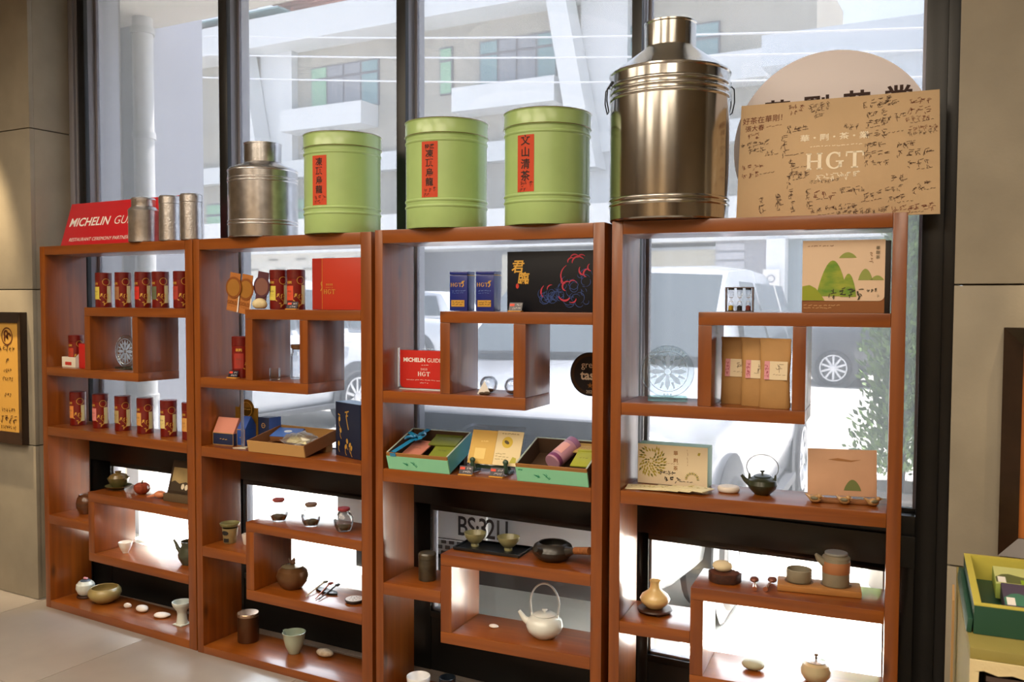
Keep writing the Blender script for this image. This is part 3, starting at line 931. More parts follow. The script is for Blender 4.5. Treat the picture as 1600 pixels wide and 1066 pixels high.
for dst, n, s, x, z, a, sd in ((sig_r, 2, .018, 225, 330, .05, 1), (sig_d, 5, .017, 235, 385, .1, 2), (sig_d, 3, .018, 245, 425, .05, 3), (sig_d, 2, .012, 345, 445, .1, 4),
                               (sig_r, 4, .016, 220, 545, .05, 5), (sig_r, 3, .019, 210, 595, .03, 6), (sig_r, 3, .016, 530, 130, .0, 7), (sig_r, 3, .012, 530, 165, .0, 8),
                               (sig_d, 4, .017, 695, 120, .25, 9), (sig_d, 4, .014, 700, 155, .25, 10), (sig_d, 2, .014, 690, 195, .2, 11), (sig_d, 3, .021, 540, 280, .0, 12), (sig_d, 3, .016, 925, 275, -.1, 13),
                               (sig_d, 4, .020, 1085, 115, .2, 14), (sig_d, 3, .017, 1160, 130, .2, 15), (sig_d, 3, .020, 1095, 185, .1, 16), (sig_d, 4, .018, 1205, 215, .05, 17), (sig_d, 3, .020, 1090, 250, .0, 18),
                               (sig_d, 3, .022, 1090, 325, .05, 19), (sig_r, 3, .020, 1380, 110, .05, 20), (sig_r, 3, .020, 1375, 175, .0, 21), (sig_r, 5, .014, 1370, 230, .05, 22), (sig_r, 6, .013, 1400, 290, .05, 23), (sig_d, 6, .013, 1400, 320, .05, 24),
                               (sig_d, 3, .018, 1080, 400, .15, 25), (sig_d, 3, .018, 1290, 395, .05, 26), (sig_d, 4, .018, 1095, 460, .0, 27), (sig_d, 4, .024, 1345, 455, .0, 28), (sig_d, 4, .017, 1095, 520, .0, 29), (sig_d, 3, .022, 1380, 525, .0, 30),
                               (sig_d, 2, .022, 1245, 625, .1, 31), (sig_d, 3, .020, 1390, 680, .45, 32), (sig_d, 3, .016, 1210, 695, .1, 33), (sig_d, 3, .016, 1235, 755, .1, 34), (sig_r, 3, .020, 1420, 810, .1, 35), (sig_r, 3, .020, 1280, 850, .1, 36),
                               (sig_d, 3, .018, 570, 600, .0, 37), (sig_d, 4, .014, 560, 590, .0, 38), (sig_r, 3, .022, 740, 735, .0, 39), (sig_d, 4, .018, 935, 700, .0, 40), (sig_d, 3, .017, 1075, 735, .2, 41),
                               (sig_d, 4, .018, 735, 835, .1, 42), (sig_d, 4, .017, 890, 810, .1, 43), (sig_d, 4, .015, 905, 865, .1, 44), (sig_d, 3, .018, 1010, 845, .3, 45), (sig_d, 4, .017, 1110, 855, .1, 46), (sig_d, 8, .010, 740, 645, .05, 47)):
    put(dst, scribble(n, s, sd), x, z, a)
for dst, x, zs, s, sd in ((sig_d, 290, (775, 815, 855), .018, 60), (sig_d, 415, (745, 785, 830), .022, 64), (sig_d, 490, (620, 665, 715, 755, 800, 840), .018, 68), (sig_d, 625, (715, 750, 790, 825), .016, 75), (sig_d, 445, (350, 395, 450), .020, 80), (sig_d, 500, (510, 540), .018, 84)):
    for k, z in enumerate(zs):
        put(dst, scribble(1, s, sd + k), x + k * 6, z, 0)
for k, (x, z, l) in enumerate(((345, 465, .03), (330, 590, .045), (520, 305, .035), (540, 460, .045), (560, 550, .035), (1190, 125, .05), (1085, 280, .055), (1220, 318, .04), (1390, 250, .06), (1100, 405, .04), (1300, 400, .04), (1420, 560, .045), (565, 630, .04), (735, 765, .04), (760, 870, .05), (1065, 775, .055), (1290, 780, .04), (1360, 850, .04), (1450, 695, .03), (880, 830, .05))):
    put(sig_d, dashes(l, 90 + k), x, z, .12)
part('red_brown_signatures', lb(sig_r), P('#7a3f2c', 0.7, key='red_brown_ink'), t, kind='stuff')
part('dark_signatures', lb(sig_d), P('#4a3024', 0.7, key='dark_brown_ink'), t, kind='stuff')

t = thing('round_topped_sign', 'pale pink round sign with dark brush characters behind the signed board', 'sign', at(3, .6565, .205, 'T'), ang(3))
R0, zc = .302, .233
aa = math.asin(zc / R0)
poly = [(R0 * cos(a), zc + R0 * sin(a)) for a in [(-aa) + (pi + 2 * aa) * k / 60 for k in range(61)]]
part('panel', G().slab(poly, .008).map(lambda x, y, z: (x, z, y)), P('#f0eaf0', 0.55, key='pale_pink_board'), t, 0.001)
for k, ch in enumerate('\u83ef\u525b\u8336\u696d'):
    part('brush_character', text(ch, .084, .0020).front(-.001, -.165 + .120 * k, .352 + .0055 * k), P('#3a221c', 0.7, key='brush_ink'), t)

# ---------------------------------------------------------------- red tea canisters
M_CAN = P('#74140f', 0.32, coat=0.3, key='red_canister_paper')
M_CANLID = P('#64110d', 0.32, coat=0.3, key='red_canister_lid')
M_CREAM = P('#cfc38f', 0.5, key='cream_floral_print')
CANR, CANH = .0372, .166
can_me = {}
def cmesh(key, fn):
    if key not in can_me:
        can_me[key] = fn()
    return can_me[key]
def vine():
    g = G()
    rnd = random.Random(5)
    for k in range(3):
        pts = [(.010 + .010 * sin(j * .7 + k), .020 + .010 * k + .007 * j) for j in range(6)]
        g.stroke(pts, .0013)
    for k in range(14):
        x, y, a = rnd.uniform(-.012, .024), rnd.uniform(.020, .074), rnd.uniform(0, 6)
        g.sub(G().lathe([(0, 0), (1, 0)], 8).sc(.0055, .0022, 1).rz(a).mv(x, y))
    return g
def canister(u, lx, ly, lv, label, lab_hex, rot=0.0, group=None, s=1.0):
    t = thing('red_tea_canister', label, 'canister', at(u, lx, ly, lv), ang(u, rot), group)
    if s != 1.0:
        t.scale = (s, s, s)
    R, H = CANR, CANH
    part('tube', cmesh('tube', lambda: mesh('tube', G().lathe([(0, 0), (R - .001, 0), (R, .0015), (R, .128), (0, .128)], 36), M_CAN)), None, t)
    part('lid', cmesh('lid', lambda: mesh('lid', G().lathe([(R - .001, .1285), (R + .0006, .129), (R + .0006, H - .002), (R - .002, H), (0, H - .001)], 36), M_CANLID)), None, t)
    lbm = cmesh('lab' + lab_hex, lambda: mesh('paper_label', wrap_strip(.040, .060, R, -.12, .068), P(lab_hex, 0.6)))
    o = part('paper_label', lbm, None, t)
    part('label_print', cmesh('lp', lambda: mesh('label_print', scribble(3, .008, 3, .0008).mv(0, .008).sub(dashes(.022, 8, .0007).mv(0, -.006)).sub(dashes(.02, 9, .0007).mv(0, -.012)).mv(0, 0, .0016).wrap(R, -.12, .068), P('#6b4a30', 0.6, key='label_brown_print'))), None, o)
    part('gold_ring', cmesh('ring', lambda: mesh('gold_ring', G().ring(.0145, .0165).mv(0, 0, .0016).wrap(R, 1.25, .121), M_GOLD)), None, t)
    part('floral_strip', cmesh('strip', lambda: mesh('floral_strip', wrap_strip(.020, .080, R, 1.62, .062), M_CREAM)), None, t)
    part('gold_vine', cmesh('vine', lambda: mesh('gold_vine', vine().mv(0, -.008, .0012).wrap(R, .78, 0), M_GOLD)), None, t)
    part('gold_lettering', cmesh('gl', lambda: mesh('gold_lettering', text('\u83ef\u525b', .013, .0003).mv(0, 0, .0010).wrap(R, -.1, .112), M_GOLD)), None, t)
    return t
NAMES = {'y': 'pale yellow', 'b': 'beige brown', 'r': 'bright red', 'g': 'grey green', 'm': 'dull brick red', 'o': 'orange', 'p': 'pink', 'k': 'khaki', 't': 'tan', 'c': 'cream'}
HX = {'y': '#cfc04f', 'b': '#9c6a42', 'r': '#c8281c', 'g': '#5c6348', 'm': '#a8382a', 'o': '#d98a45', 'p': '#d4807c', 'k': '#a58f5c', 't': '#cf974f', 'c': '#dccb86'}
for lx, k, w_ in ((.356, 'y', 'leftmost on the top shelf'), (.504, 'b', 'second on the top shelf'), (.650, 'r', 'third on the top shelf'), (.772, 'g', 'fourth on the top shelf'), (.918, 'm', 'half hidden on the top shelf')):
    canister(0, lx, .10, 'A', 'red tea canister, %s label, %s of first unit' % (NAMES[k], w_), HX[k], 0, 'red canisters on the top shelf of the leftmost unit')
for lx, ly, k, w_ in ((.123, .109, 'o', 'first in the middle shelf row'), (.306, .108, 'p', 'second in the middle shelf row'), (.474, .110, 'k', 'third in the middle shelf row'),
                      (.638, .110, 't', 'fourth in the middle shelf row'), (.810, .106, 'c', 'fifth in the middle shelf row'), (.972, .095, 't', 'last in middle row, cut by the post')):
    canister(0, lx, ly, 'E', 'red tea canister, %s label, %s of six' % (NAMES[k], w_), HX[k], 0, 'red canisters on the middle shelf of the leftmost unit')
canister(1, .418, .075, 'A', 'red tea canister with a yellow label, beside the award medals', HX['y'], 0, 'two red canisters beside the medals', 0.98)
canister(1, .509, .080, 'A', 'red tea canister with an orange red label, left of the red gift box', '#cf4a28', 0, 'two red canisters beside the medals', 0.98)
canister(1, .192, .085, 'C', 'lone red tea canister with a price tag at its foot, under the medals', '#9a2a1c', .6, None, 1.06)

# price tags
def price_tag(u, lx, ly, lv, label, w=.054, h=.030, rot=0.0):
    t = thing('price_tag', label, 'tag', at(u, lx, ly, lv), ang(u, rot), 'small black and orange price tags')
    part('foot', G().box(-w / 2, w / 2, -.006, .016, 0, .0035), P('#e0a040', 0.5, key='tag_foot'), t, 0.0008)
    p = part('card', G().box(-w / 2, w / 2, 0, .0012, 0, h).rx(-.35).mv(0, .002, .0036), P('#2a2430', 0.3, key='tag_card'), t)
    g = G().box(-w * .46, -w * .1, -.0006, -.0001, h * .55, h * .85)
    part('red_logo', g.rx(-.35).mv(0, .002, .0036), P('#d8442a', 0.5, key='tag_red'), p)
    g = scribble(5, .006, int(lx * 1000), .0008).front(-.0004, .004, h * .32).sub(scribble(3, .006, int(lx * 900), .0008).front(-.0004, .012, h * .72))
    part('tag_print', g.rx(-.35).mv(0, .002, .0036), P('#d8d4d8', 0.5, key='tag_white'), p)
    return t
price_tag(1, .535, .022, 'A', 'price tag in front of the orange red labelled canister', .056, .030)
price_tag(1, .195, .028, 'C', 'price tag at the foot of the lone canister on the second unit')
price_tag(2, .555, .030, 'A', 'price tag in front of the black gift box', .050, .030)
price_tag(2, .371, .012, 'E', 'price tag right beside the left mint green box')
price_tag(2, .488, .024, 'E', 'price tag under the leaflet stand, nearest the right mint green box')
# ---------------------------------------------------------------- first (leftmost) unit
M_CARD = P('#e3dccb', 0.7, key='white_card')
t = thing('card_holder', 'small white card holder with a slanted side holding a red canister', 'holder', at(0, .085, .055, 'C'), ang(0, -.06))
g = G().slab([(0, 0), (.0, .050), (.072, .114), (.092, .114), (.092, 0)], .002).map(lambda x, y, z: (.118 + z, x - .002, y))
g2 = G().box(0, .118, -.002, 0, 0, .050).box(0, .118, 0, .088, 0, .002).box(0, .002, 0, .088, 0, .050).box(0, .118, .088, .090, 0, .114)
part('tray_walls', g2, M_CARD, t)
part('slanted_side', g, M_CARD, t)
part('red_emblem', G().box(.030, .085, -.0028, -.002, .010, .026), P('#c23a30', 0.6, key='emblem_red'), t)
canister(0, .137, .0955, .0022 + SH[0]['zC1'], 'red tea canister standing in the small white card holder', '#b03a20', 0.2, None, 0.93)
t = thing('slim_red_carton', 'slim bright red carton beside the white card holder, first unit', 'carton', at(0, .240, .040, 'C'), ang(0))
part('carton_body', G().box(0, .05, 0, .06, 0, .118), P('#b81f1c', 0.4, key='carton_red'), t, 0.002)
part('top_flap', G().box(.001, .049, .001, .059, .1182, .1195), P('#a31b18', 0.4, key='flap_red'), t)
def etched_star(r, pts=8):
    g = G()
    for k in range(pts):
        a = 2 * pi * k / pts
        g.flat([(r * .12 * cos(a - .4), r * .12 * sin(a - .4)), (r * .52 * cos(a - .20), r * .52 * sin(a - .20)), (r * .72 * cos(a), r * .72 * sin(a)), (r * .52 * cos(a + .20), r * .52 * sin(a + .20)), (r * .12 * cos(a + .4), r * .12 * sin(a + .4))])
        b_ = a + pi / pts
        g.flat([(r * .45 * cos(b_ - .12), r * .45 * sin(b_ - .12)), (r * .70 * cos(b_ - .04), r * .70 * sin(b_ - .04)), (r * .70 * cos(b_ + .04), r * .70 * sin(b_ + .04)), (r * .45 * cos(b_ + .12), r * .45 * sin(b_ + .12))])
    return g.ring(r * .76, r * .79)
M_ETCH = thin_glass('frosted_etching', veil=.55)
M_GLEDGE = P('#9fc2bd', 0.15, key='green_glass_edge')
def award(u, lx, ly, lv, r, hb, label, rot=0.0, thick=.014, caption=''):
    t = thing('glass_award', label, 'award', at(u, lx, ly, lv), ang(u, rot))
    part('base', G().box(-r * .75, r * .75, -.022, .022, 0, hb), thin_glass('base_glass', tint=(.62, .80, .77), edge=0.5, refl=.2) if 'bg' not in can_me else can_me['bg'], t, 0.002)
    d = G().lathe([(0, 0), (r - .003, 0), (r, .003), (r, thick - .003), (r - .003, thick), (0, thick)], 48).rx(pi / 2).mv(0, thick / 2, hb + r - .004)
    d = part('disc', d, M_AWARD, t)
    part('bright_rim', G().lathe([(r - .0008, .002), (r + .0006, .004), (r + .0006, thick - .004), (r - .0008, thick - .002)], 48).rx(pi / 2).mv(0, thick / 2, hb + r - .004), M_AWARD, d)
    g = etched_star(r, 8)
    if caption:
        for k, ch in enumerate(caption):
            a = pi / 2 + (len(caption) / 2 - .5 - k) * .17
            g.sub(text(ch, r * .15, .0003).rz(a - pi / 2).mv(r * .89 * cos(a), r * .89 * sin(a)))
        g.sub(text('\u2605\u2605\u2605', r * .13).mv(0, -r * .88))
    part('etched_star', g.front(-thick / 2 - .0004, 0, hb + r - .004), M_ETCH, d)
    return t
award(0, .500, .115, 'C', .078, .012, 'small round glass award in the box of the leftmost unit')
award(3, .164, .108, 'C', .086, .016, 'large round etched glass award on the fourth unit', .25, .016, 'ALPHA TASTE')

M_OLIVE = P('#5f5a34', 0.3, coat=.3, var=.15, vscale=25, key='olive_glaze')
t = thing('gaiwan', 'olive green lidded tea bowl on a saucer, upper small shelf of first unit', 'teaware', at(0, .421, .118, 'F'), ang(0))
part('saucer', G().lathe([(0, 0), (.028, 0), (.030, .004), (.058, .014), (.062, .018), (.058, .018), (.026, .009), (0, .009)], 36), M_OLIVE, t)
part('bowl', G().lathe([(0, .009), (.022, .009), (.024, .013), (.038, .026), (.047, .046), (.051, .056), (.049, .056), (.044, .046), (.030, .024), (0, .020)], 36), M_OLIVE, t)
part('lid', G().lathe([(.044, .054), (.046, .056), (.036, .070), (.016, .077), (.014, .078), (.017, .086), (.015, .087), (0, .084)], 36), P('#6a5a34', 0.3, coat=.3, key='olive_brown_glaze'), t)
t = thing('clay_pumpkin', 'small red clay pumpkin ornament between the olive bowl and the peach scoop', 'ornament', at(0, .609, .108, 'F'), ang(0))
g = G()
n = 48
pr = [(0, .003), (.018, 0), (.030, .010), (.0365, .026), (.034, .040), (.022, .050), (.006, .049), (0, .047)]
g.lathe(pr, n)
g.map(lambda x, y, z: (x * (1 + .05 * cos(8 * math.atan2(y, x))), y * (1 + .05 * cos(8 * math.atan2(y, x))), z))
part('body', g, P('#8a3a22', 0.45, var=.1, vscale=40, key='red_clay'), t)
part('stem', G().tube([(0, 0, .046), (.001, .001, .056), (.005, .002, .063)], [.004, .003, .0026], 8), P('#3a241a', 0.6, key='stem_brown'), t)
t = thing('peach_scoop', 'small peach coloured scoop with a pointed handle beside the framed photo', 'scoop', at(0, .765, .088, 'F'), ang(0))
part('bowl', G().ell((0, 0, .017), .030, .024, .017, 20, 10, .02), P('#c98058', 0.45, key='peach_clay'), t)
part('handle', G().tube([(-.024, -.006, .012), (-.045, -.016, .006), (-.062, -.024, .004)], [.009, .006, .003], 10), P('#c98058', 0.45, key='peach_clay'), t)
t = thing('framed_photo_box', 'dark box with a sepia landscape photo leaning on its lid, first unit', 'box', at(0, .835, .060, 'F'), ang(0, .06))
part('box_base', G().box(-.012, .20, 0, .105, 0, .035), P('#5a4a34', 0.6, key='box_olive'), t, .002)
f = part('photo_frame', G().box(-.006, .20, 0, .008, 0, .150).rx(-.28).mv(0, .018, .036), P('#33261c', 0.4, key='frame_brown'), t, .001)
part('photo', G().box(.008, .195, -.0012, -.0002, .012, .118).rx(-.28).mv(0, .018, .036), P('#b09a6a', 0.5, h2='#8b7850', vscale=9, key='sepia_photo'), f)
g = G().flat([(.008, .012), (.195, .012), (.195, .048), (.16, .052), (.13, .044), (.10, .056), (.06, .046), (.03, .058), (.008, .050)]).front(-.0016)
part('photo_foreground', g.rx(-.28).mv(0, .018, .036), P('#3b3022', 0.5, key='sepia_dark'), f)
g = G().sub(G().lathe([(0, 0), (1, 0)], 12).sc(.010, .013, 1).mv(.085, .034)).sub(G().lathe([(0, 0), (1, 0)], 12).sc(.010, .013, 1).mv(.108, .032)).front(-.0020)
part('photo_figures', g.rx(-.28).mv(0, .018, .036), P('#d8cdb4', 0.5, key='sepia_light'), f)
t = thing('brown_jar', 'squat brown glazed jar half behind the post, lower left of first unit', 'jar', at(0, .168, .118, 'H'), ang(0))
part('body', G().lathe([(0, 0), (.034, 0), (.036, .004), (.048, .030), (.050, .056), (.044, .078), (.036, .086), (.038, .092), (.034, .094), (.031, .085), (0, .08)], 36), P('#6a3c1c', 0.3, coat=.3, h2='#3c2412', vscale=14, stretch=(1, 1, 2), key='brown_glaze'), t)
part('lid', G().lathe([(.030, .0825), (.031, .088), (.02, .092), (0, .093)], 28), P('#5a3a20', 0.4, key='brown_lid'), t)
solo('white_teacup', G().lathe([(0, 0), (.014, 0), (.0145, .005), (.020, .012), (.029, .034), (.0325, .052), (.031, .052), (.027, .034), (.017, .014), (0, .010)], 36), P('#ece9e4', 0.25, coat=.4, key='white_porcelain'), 'small plain white teacup alone on the lower shelf of the first unit', 'cup', at(0, .512, .085, 'I'), ang(0), None, 0, 60)
M_DKG = P('#3d4233', 0.35, coat=.2, var=.15, vscale=20, key='dark_green_glaze')
t = thing('dark_green_jug', 'dark green jug with an upright spout, cut off by the first unit\'s right post', 'jug', at(0, .922, .122, 'I'), ang(0))
part('body', G().lathe([(0, 0), (.034, 0), (.036, .004), (.050, .030), (.052, .046), (.040, .072), (.036, .088), (.040, .106), (.037, .106), (.033, .088), (.038, .05), (0, .01)], 36), M_DKG, t)
part('spout', G().tube([(-.040, -.012, .050), (-.056, -.020, .070), (-.064, -.024, .092), (-.074, -.028, .108)], [.013, .010, .007, .005], 12), M_DKG, t)
M_CEL = P('#cfd6cf', 0.3, coat=.4, var=.04, vscale=30, key='pale_celadon')
M_DWOOD = P('#3c2114', 0.45, var=.2, vscale=30, key='dark_carved_wood')
t = thing('white_lidded_jar', 'round white lidded jar on a dark base, bottom left of first unit', 'jar', at(0, .135, .125, 'J'), ang(0))
part('base_ring', G().lathe([(0, 0), (.040, 0), (.042, .004), (.040, .011), (0, .011)], 32), M_DWOOD, t)
part('body', G().lathe([(0, .0112), (.026, .0112), (.036, .020), (.0455, .045), (.043, .066), (.030, .080), (.022, .0815), (0, .081)], 36), M_CEL, t)
part('lid', G().lathe([(.024, .081), (.025, .083), (.018, .088), (0, .089)], 28), P('#4a5a6a', 0.35, key='blue_grey_lid'), t)
part('lid_flower', G().ell((.004, 0, .094), .013, .010, .006, 12, 6, .15).ell((-.010, .004, .093), .008, .006, .005, 10, 6), P('#c88a94', 0.5, key='pink_petal'), t)
solo('wide_tan_bowl', G().lathe([(0, 0), (.040, 0), (.044, .004), (.066, .018), (.0785, .042), (.076, .060), (.066, .072), (.062, .074), (.060, .072), (.068, .058), (.070, .044), (.058, .020), (0, .010)], 48), P('#9c8a58', 0.35, coat=.25, var=.12, vscale=16, key='tan_glaze'), 'wide tan glazed bowl with an inward rim on the bottom board of the first unit', 'bowl', at(0, .286, .128, 'J'), ang(0), None, 0, 60)
M_WSTONE = P('#e4dcd4', 0.6, var=.06, vscale=40, bump=.1, bscale=120, key='white_pebble')
for lx, ly, a, b_, h, rz, ns, lab in ((.460, .130, .019, .012, .013, .4, .08, 'tiny white pebble, smallest of the three beside the wide tan bowl'),
                                      (.563, .135, .037, .026, .016, -.1, .04, 'round white stone, middle of the three on the bottom board'),
                                      (.712, .130, .043, .026, .012, .3, .08, 'flat white stone nearest the white footed cup')):
    solo('white_stone', G().ell((0, 0, h * .8), a, b_, h, 24, 12, ns, int(lx * 100), .2), M_WSTONE, lab, 'stone', at(0, lx, ly, 'J'), ang(0, rz), 'white stones on the bottom board of the first unit', 0, 70)
t = thing('white_footed_cup', 'white footed cup with a pinched waist on a square foot, first unit bottom right', 'cup', at(0, .872, .116, 'J'), ang(0))
part('square_foot', G().box(-.030, .030, -.030, .030, 0, .006), M_CEL, t, .002)
part('cup_body', G().lathe([(0, .0062), (.027, .0062), (.024, .020), (.021, .050), (.024, .066), (.040, .088), (.0445, .100), (.044, .107), (.041, .107), (.038, .092), (.02, .066), (0, .060)], 40), M_CEL, t)

# ---------------------------------------------------------------- second unit
t = thing('award_medal_cards', 'three overlapping card medals, two golden and one purple brown, beside a cream stone', 'award', at(1, .352, .030, 'A'), ang(1))
M_MED1 = P('#b07a36', 0.4, .35, key='gold_medal')
M_MED1D = P('#8a4f22', 0.45, .2, key='gold_medal_rim')
M_MED2 = P('#8d6257', 0.4, .3, key='bronze_medal')
M_MED2D = P('#5b3640', 0.45, .2, key='bronze_medal_rim')
M_MEDR = P('#a8682f', 0.5, key='medal_card_tan')
for k, (x, z, yy, ma, mb, word) in enumerate(((.010, .085, .006, M_MED2, M_MED2D, ''), (-.074, .074, .000, M_MED1, M_MED1D, 'GOLD'), (-.138, .082, -.006, M_MED1, M_MED1D, 'GOLD'))):
    a = -.16
    def mt(g):
        return g.ry(-a).map(lambda X, Y_, Z: (X + x, Y_ + yy, Z + z))
    zb = (-.078, -.096, -.092)[k]
    rib_ = part('card_ribbon', mt(G().box(-.030, .030, 0, .002, zb, .070)), mb if k == 0 else M_MEDR, t)
    me_ = part('medal_disc', mt(G().lathe([(0, 0), (.044, 0), (.045, .001), (.045, .003), (0, .003)], 40).rx(pi / 2).mv(0, 0, .008)), mb, t)
    part('medal_face', mt(G().lathe([(0, 0), (.036, 0), (.036, .0006), (0, .0006)], 40).rx(pi / 2).mv(0, -.003, .008).sub(dashes(.03, 4 + k, .002).front(-.0042, 0, .02)).sub(dashes(.04, 14 + k, .0016).front(-.0042, 0, .004))), ma, me_)
    if word:
        part('gold_word', mt(text(word, .021, .0006).front(-.0012, 0, -.055).sub(dashes(.04, 33, .002).front(-.0012, 0, -.07))), M_MED1D, rib_)
        part('white_edge', mt(G().box(.030, .035, .0004, .0016, zb, -.01)), M_WHITE, rib_)
solo('cream_stone', G().ell((0, 0, .022), .034, .022, .024, 20, 10, .1, 4, .15), P('#b9a375', 0.7, h2='#dccfa6', vscale=22, bump=.2, key='cream_rock'), 'small rough cream stone in front of the purple brown medal card', 'stone', at(1, .362, .002 + .022, 'A'), ang(1), None, 0, 60)
t = thing('red_gift_box', 'flat red gift box standing upright with gold stripe and gold letters', 'box', at(1, .621, .050, 'A'), ang(1))
part('case', G().box(0, .252, 0, .062, 0, .205), P('#b5331d', 0.4, coat=.2, key='box_red'), t, .0025)
part('spine_panel', G().box(.002, .052, -.0006, -.0001, .002, .203), P('#a02418', 0.4, coat=.2, key='box_dark_red'), t)
part('gold_stripe', G().box(.052, .0535, -.0009, -.0002, .002, .203).sub(G().stroke([(.046, .075), (.053, .088), (.048, .105), (.052, .112)], .004).front(-.001)), M_GOLD, t)
part('gold_letters', serif_HGT(.018).front(-.001, .090, .072).sub(dashes(.036, 21, .0012).front(-.001, .09, .088)).sub(text('\u83ef\u525b\u8336\u696d', .009).front(-.001, .09, .100)), M_GOLD, t)
t = thing('glass_mug', 'small clear glass mug with a handle in the box of the second unit', 'mug', at(1, .410, .058, 'C'), ang(1))
part('cup', G().lathe([(0, .001), (.021, .001), (.0225, .003), (.0225, .050), (.0205, .050), (.020, .006), (0, .006)], 28), M_JAR, t)
part('handle', G().tube([(.0215, -.002, .043), (.034, -.004, .042), (.037, -.005, .026), (.034, -.004, .010), (.0215, -.002, .009)], .0032, 8), M_JAR, t)
part('dark_base', G().lathe([(0, 0), (.021, 0), (.021, .0009), (0, .0009)], 24), P('#3a3430', 0.3, key='mug_base'), t)
t = thing('glass_storage_jar', 'tall clear glass jar with a wooden lid behind the divider, second unit', 'jar', at(1, .448, .160, 'C'), ang(1))
part('glass_body', G().lathe([(0, 0), (.034, 0), (.036, .003), (.036, .098), (.030, .114), (.030, .128), (.028, .128), (.028, .113), (.034, .097), (.034, .004), (0, .004)], 32), M_JAR, t)
part('wooden_lid', G().lathe([(0, .124), (.027, .124), (.027, .1285), (.033, .129), (.033, .143), (.031, .145), (0, .145)], 28), P('#6b4a2c', 0.5, key='lid_wood'), t)
M_NAVY = P('#1f2a4a', 0.45, key='navy_card')
M_BLUE = P('#244a9a', 0.45, key='blue_card')
M_GED = P('#b08a54', 0.5, key='gold_edge')
def gable(name, label, lx, ly, w, d, hl, ht, mtop, mlow, msd, rot=0.0):
    t = thing(name, label, 'box', at(1, lx, ly, 'E'), ang(1, rot))
    part('lower_box', G().box(0, w, 0, d, 0, hl), mlow, t, .001)
    g = G().add([(0, 0, hl), (w, 0, hl), (w, d, hl), (0, d, hl), (.0, d * .48, ht), (w, d * .48, ht), (w, d * .52, ht), (0, d * .52, ht)],
                [(0, 3, 2, 1), (0, 1, 5, 4), (2, 3, 7, 6), (4, 5, 6, 7), (1, 2, 6, 5), (3, 0, 4, 7)])
    part('gable_roof', g, mtop, t)
    part('gold_edging', G().box(0, w, -.0008, 0, hl - .0015, hl + .0015).box(0, .002, -.0008, 0, 0, hl).box(w - .002, w, -.0008, 0, 0, hl).box(0, w, -.0008, 0, 0, .002), M_GED, t)
    part('box_print', dashes(w * .3, 5, .003).front(-.0012, w / 2, hl * .5), M_GED, t)
    return t
gable('pink_gable_box', 'pink and navy gable box in front of a gold card, second unit', .044, .058, .116, .075, .052, .116, P('#c47f6c', 0.6, key='pink_card'), M_NAVY, M_NAVY, .06)
gable('blue_gable_box', 'narrow bright blue gable box beside the pink gable box', .160, .085, .048, .075, .07, .125, M_BLUE, M_BLUE, M_BLUE, 0)
t = thing('gold_emblem_card', 'brown gold card with a round top emblem standing behind the pink gable box', 'card', at(1, .085, .150, 'E'), ang(1))
part('card_sheet', G().box(0, .135, 0, .003, 0, .158).sub(G().lathe([(0, 0), (.044, 0), (.044, .003), (0, .003)], 36).rx(pi / 2).mv(.068, .003, .150)), P('#8f6a26', 0.4, .4, key='gold_brown_card'), t)
part('emblem_ring', G().ring(.030, .033).front(-.0008, .068, .150).sub(dashes(.036, 12, .003).front(-.0008, .068, .150)), M_GOLD, t)
t = thing('navy_carton', 'navy carton with a faint gold crest and an open blue side flap, second unit', 'box', at(1, .222, .150, 'E'), ang(1))
part('carton_body', G().box(0, .062, 0, .06, 0, .120), M_NAVY, t, .001)
part('side_flap', G().add([(.063, 0, .002), (.100, .03, .002), (.100, .03, .126), (.063, 0, .120), (.0645, .002, .002), (.1015, .032, .002), (.1015, .032, .126), (.0645, .002, .120)], [(0, 1, 2, 3), (7, 6, 5, 4), (0, 4, 5, 1), (1, 5, 6, 2), (2, 6, 7, 3), (3, 7, 4, 0)]), M_BLUE, t)
part('crest', G().ring(.008, .011).front(-.0008, .03, .085).sub(dashes(.014, 6, .002).front(-.0008, .03, .085)), M_GED, t)
t = thing('acrylic_post', 'thin clear acrylic strip standing upright in front of the navy carton', 'stand', at(1, .226, .052, 'E'), ang(1))
part('strip', G().box(-.008, .008, 0, .003, .003, .250), thin_glass('frosted_acrylic', tint=(.85, .9, .95), edge=.9, refl=.4, veil=.35), t)
part('foot', G().slab([(-.025, -.03), (.040, -.02), (.012, .03)], .003), P('#d8d0bc', 0.5, key='foot_cream'), t)
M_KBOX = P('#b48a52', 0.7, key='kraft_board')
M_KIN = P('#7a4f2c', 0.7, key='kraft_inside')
t = thing('kraft_tray_box', 'open kraft tray box holding a blue carton and a clear bag, second unit', 'box', at(1, .317, -.002, 'E'), ang(1))
TL = radians(12)
def tl(g):
    return g.rx(TL)
bw, bdp, bh = .308, .205, .048
part('front_wall', tl(G().box(0, bw, 0, .005, 0, bh)), M_KBOX, t)
part('back_wall', tl(G().box(0, bw, bdp - .005, bdp, 0, bh)), M_KBOX, t)
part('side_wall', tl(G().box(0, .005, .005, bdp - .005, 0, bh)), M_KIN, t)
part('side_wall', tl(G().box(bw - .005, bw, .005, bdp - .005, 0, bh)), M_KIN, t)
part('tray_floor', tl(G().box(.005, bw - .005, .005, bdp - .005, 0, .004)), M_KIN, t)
part('rear_prop', G().box(.02, bw - .02, .150, .190, 0, .029), M_KBOX, t)
bx0 = at(1, .317, -.002, 'E')
t = thing('blue_carton', 'flat blue carton with a silver oval lying inside the kraft tray', 'box', at(1, .350, .090, SH[1]['zE1'] + .034), ang(1, .16))
part('carton_body', G().box(0, .125, 0, .082, 0, .022).rx(TL + .12), M_KIN, t, .001)
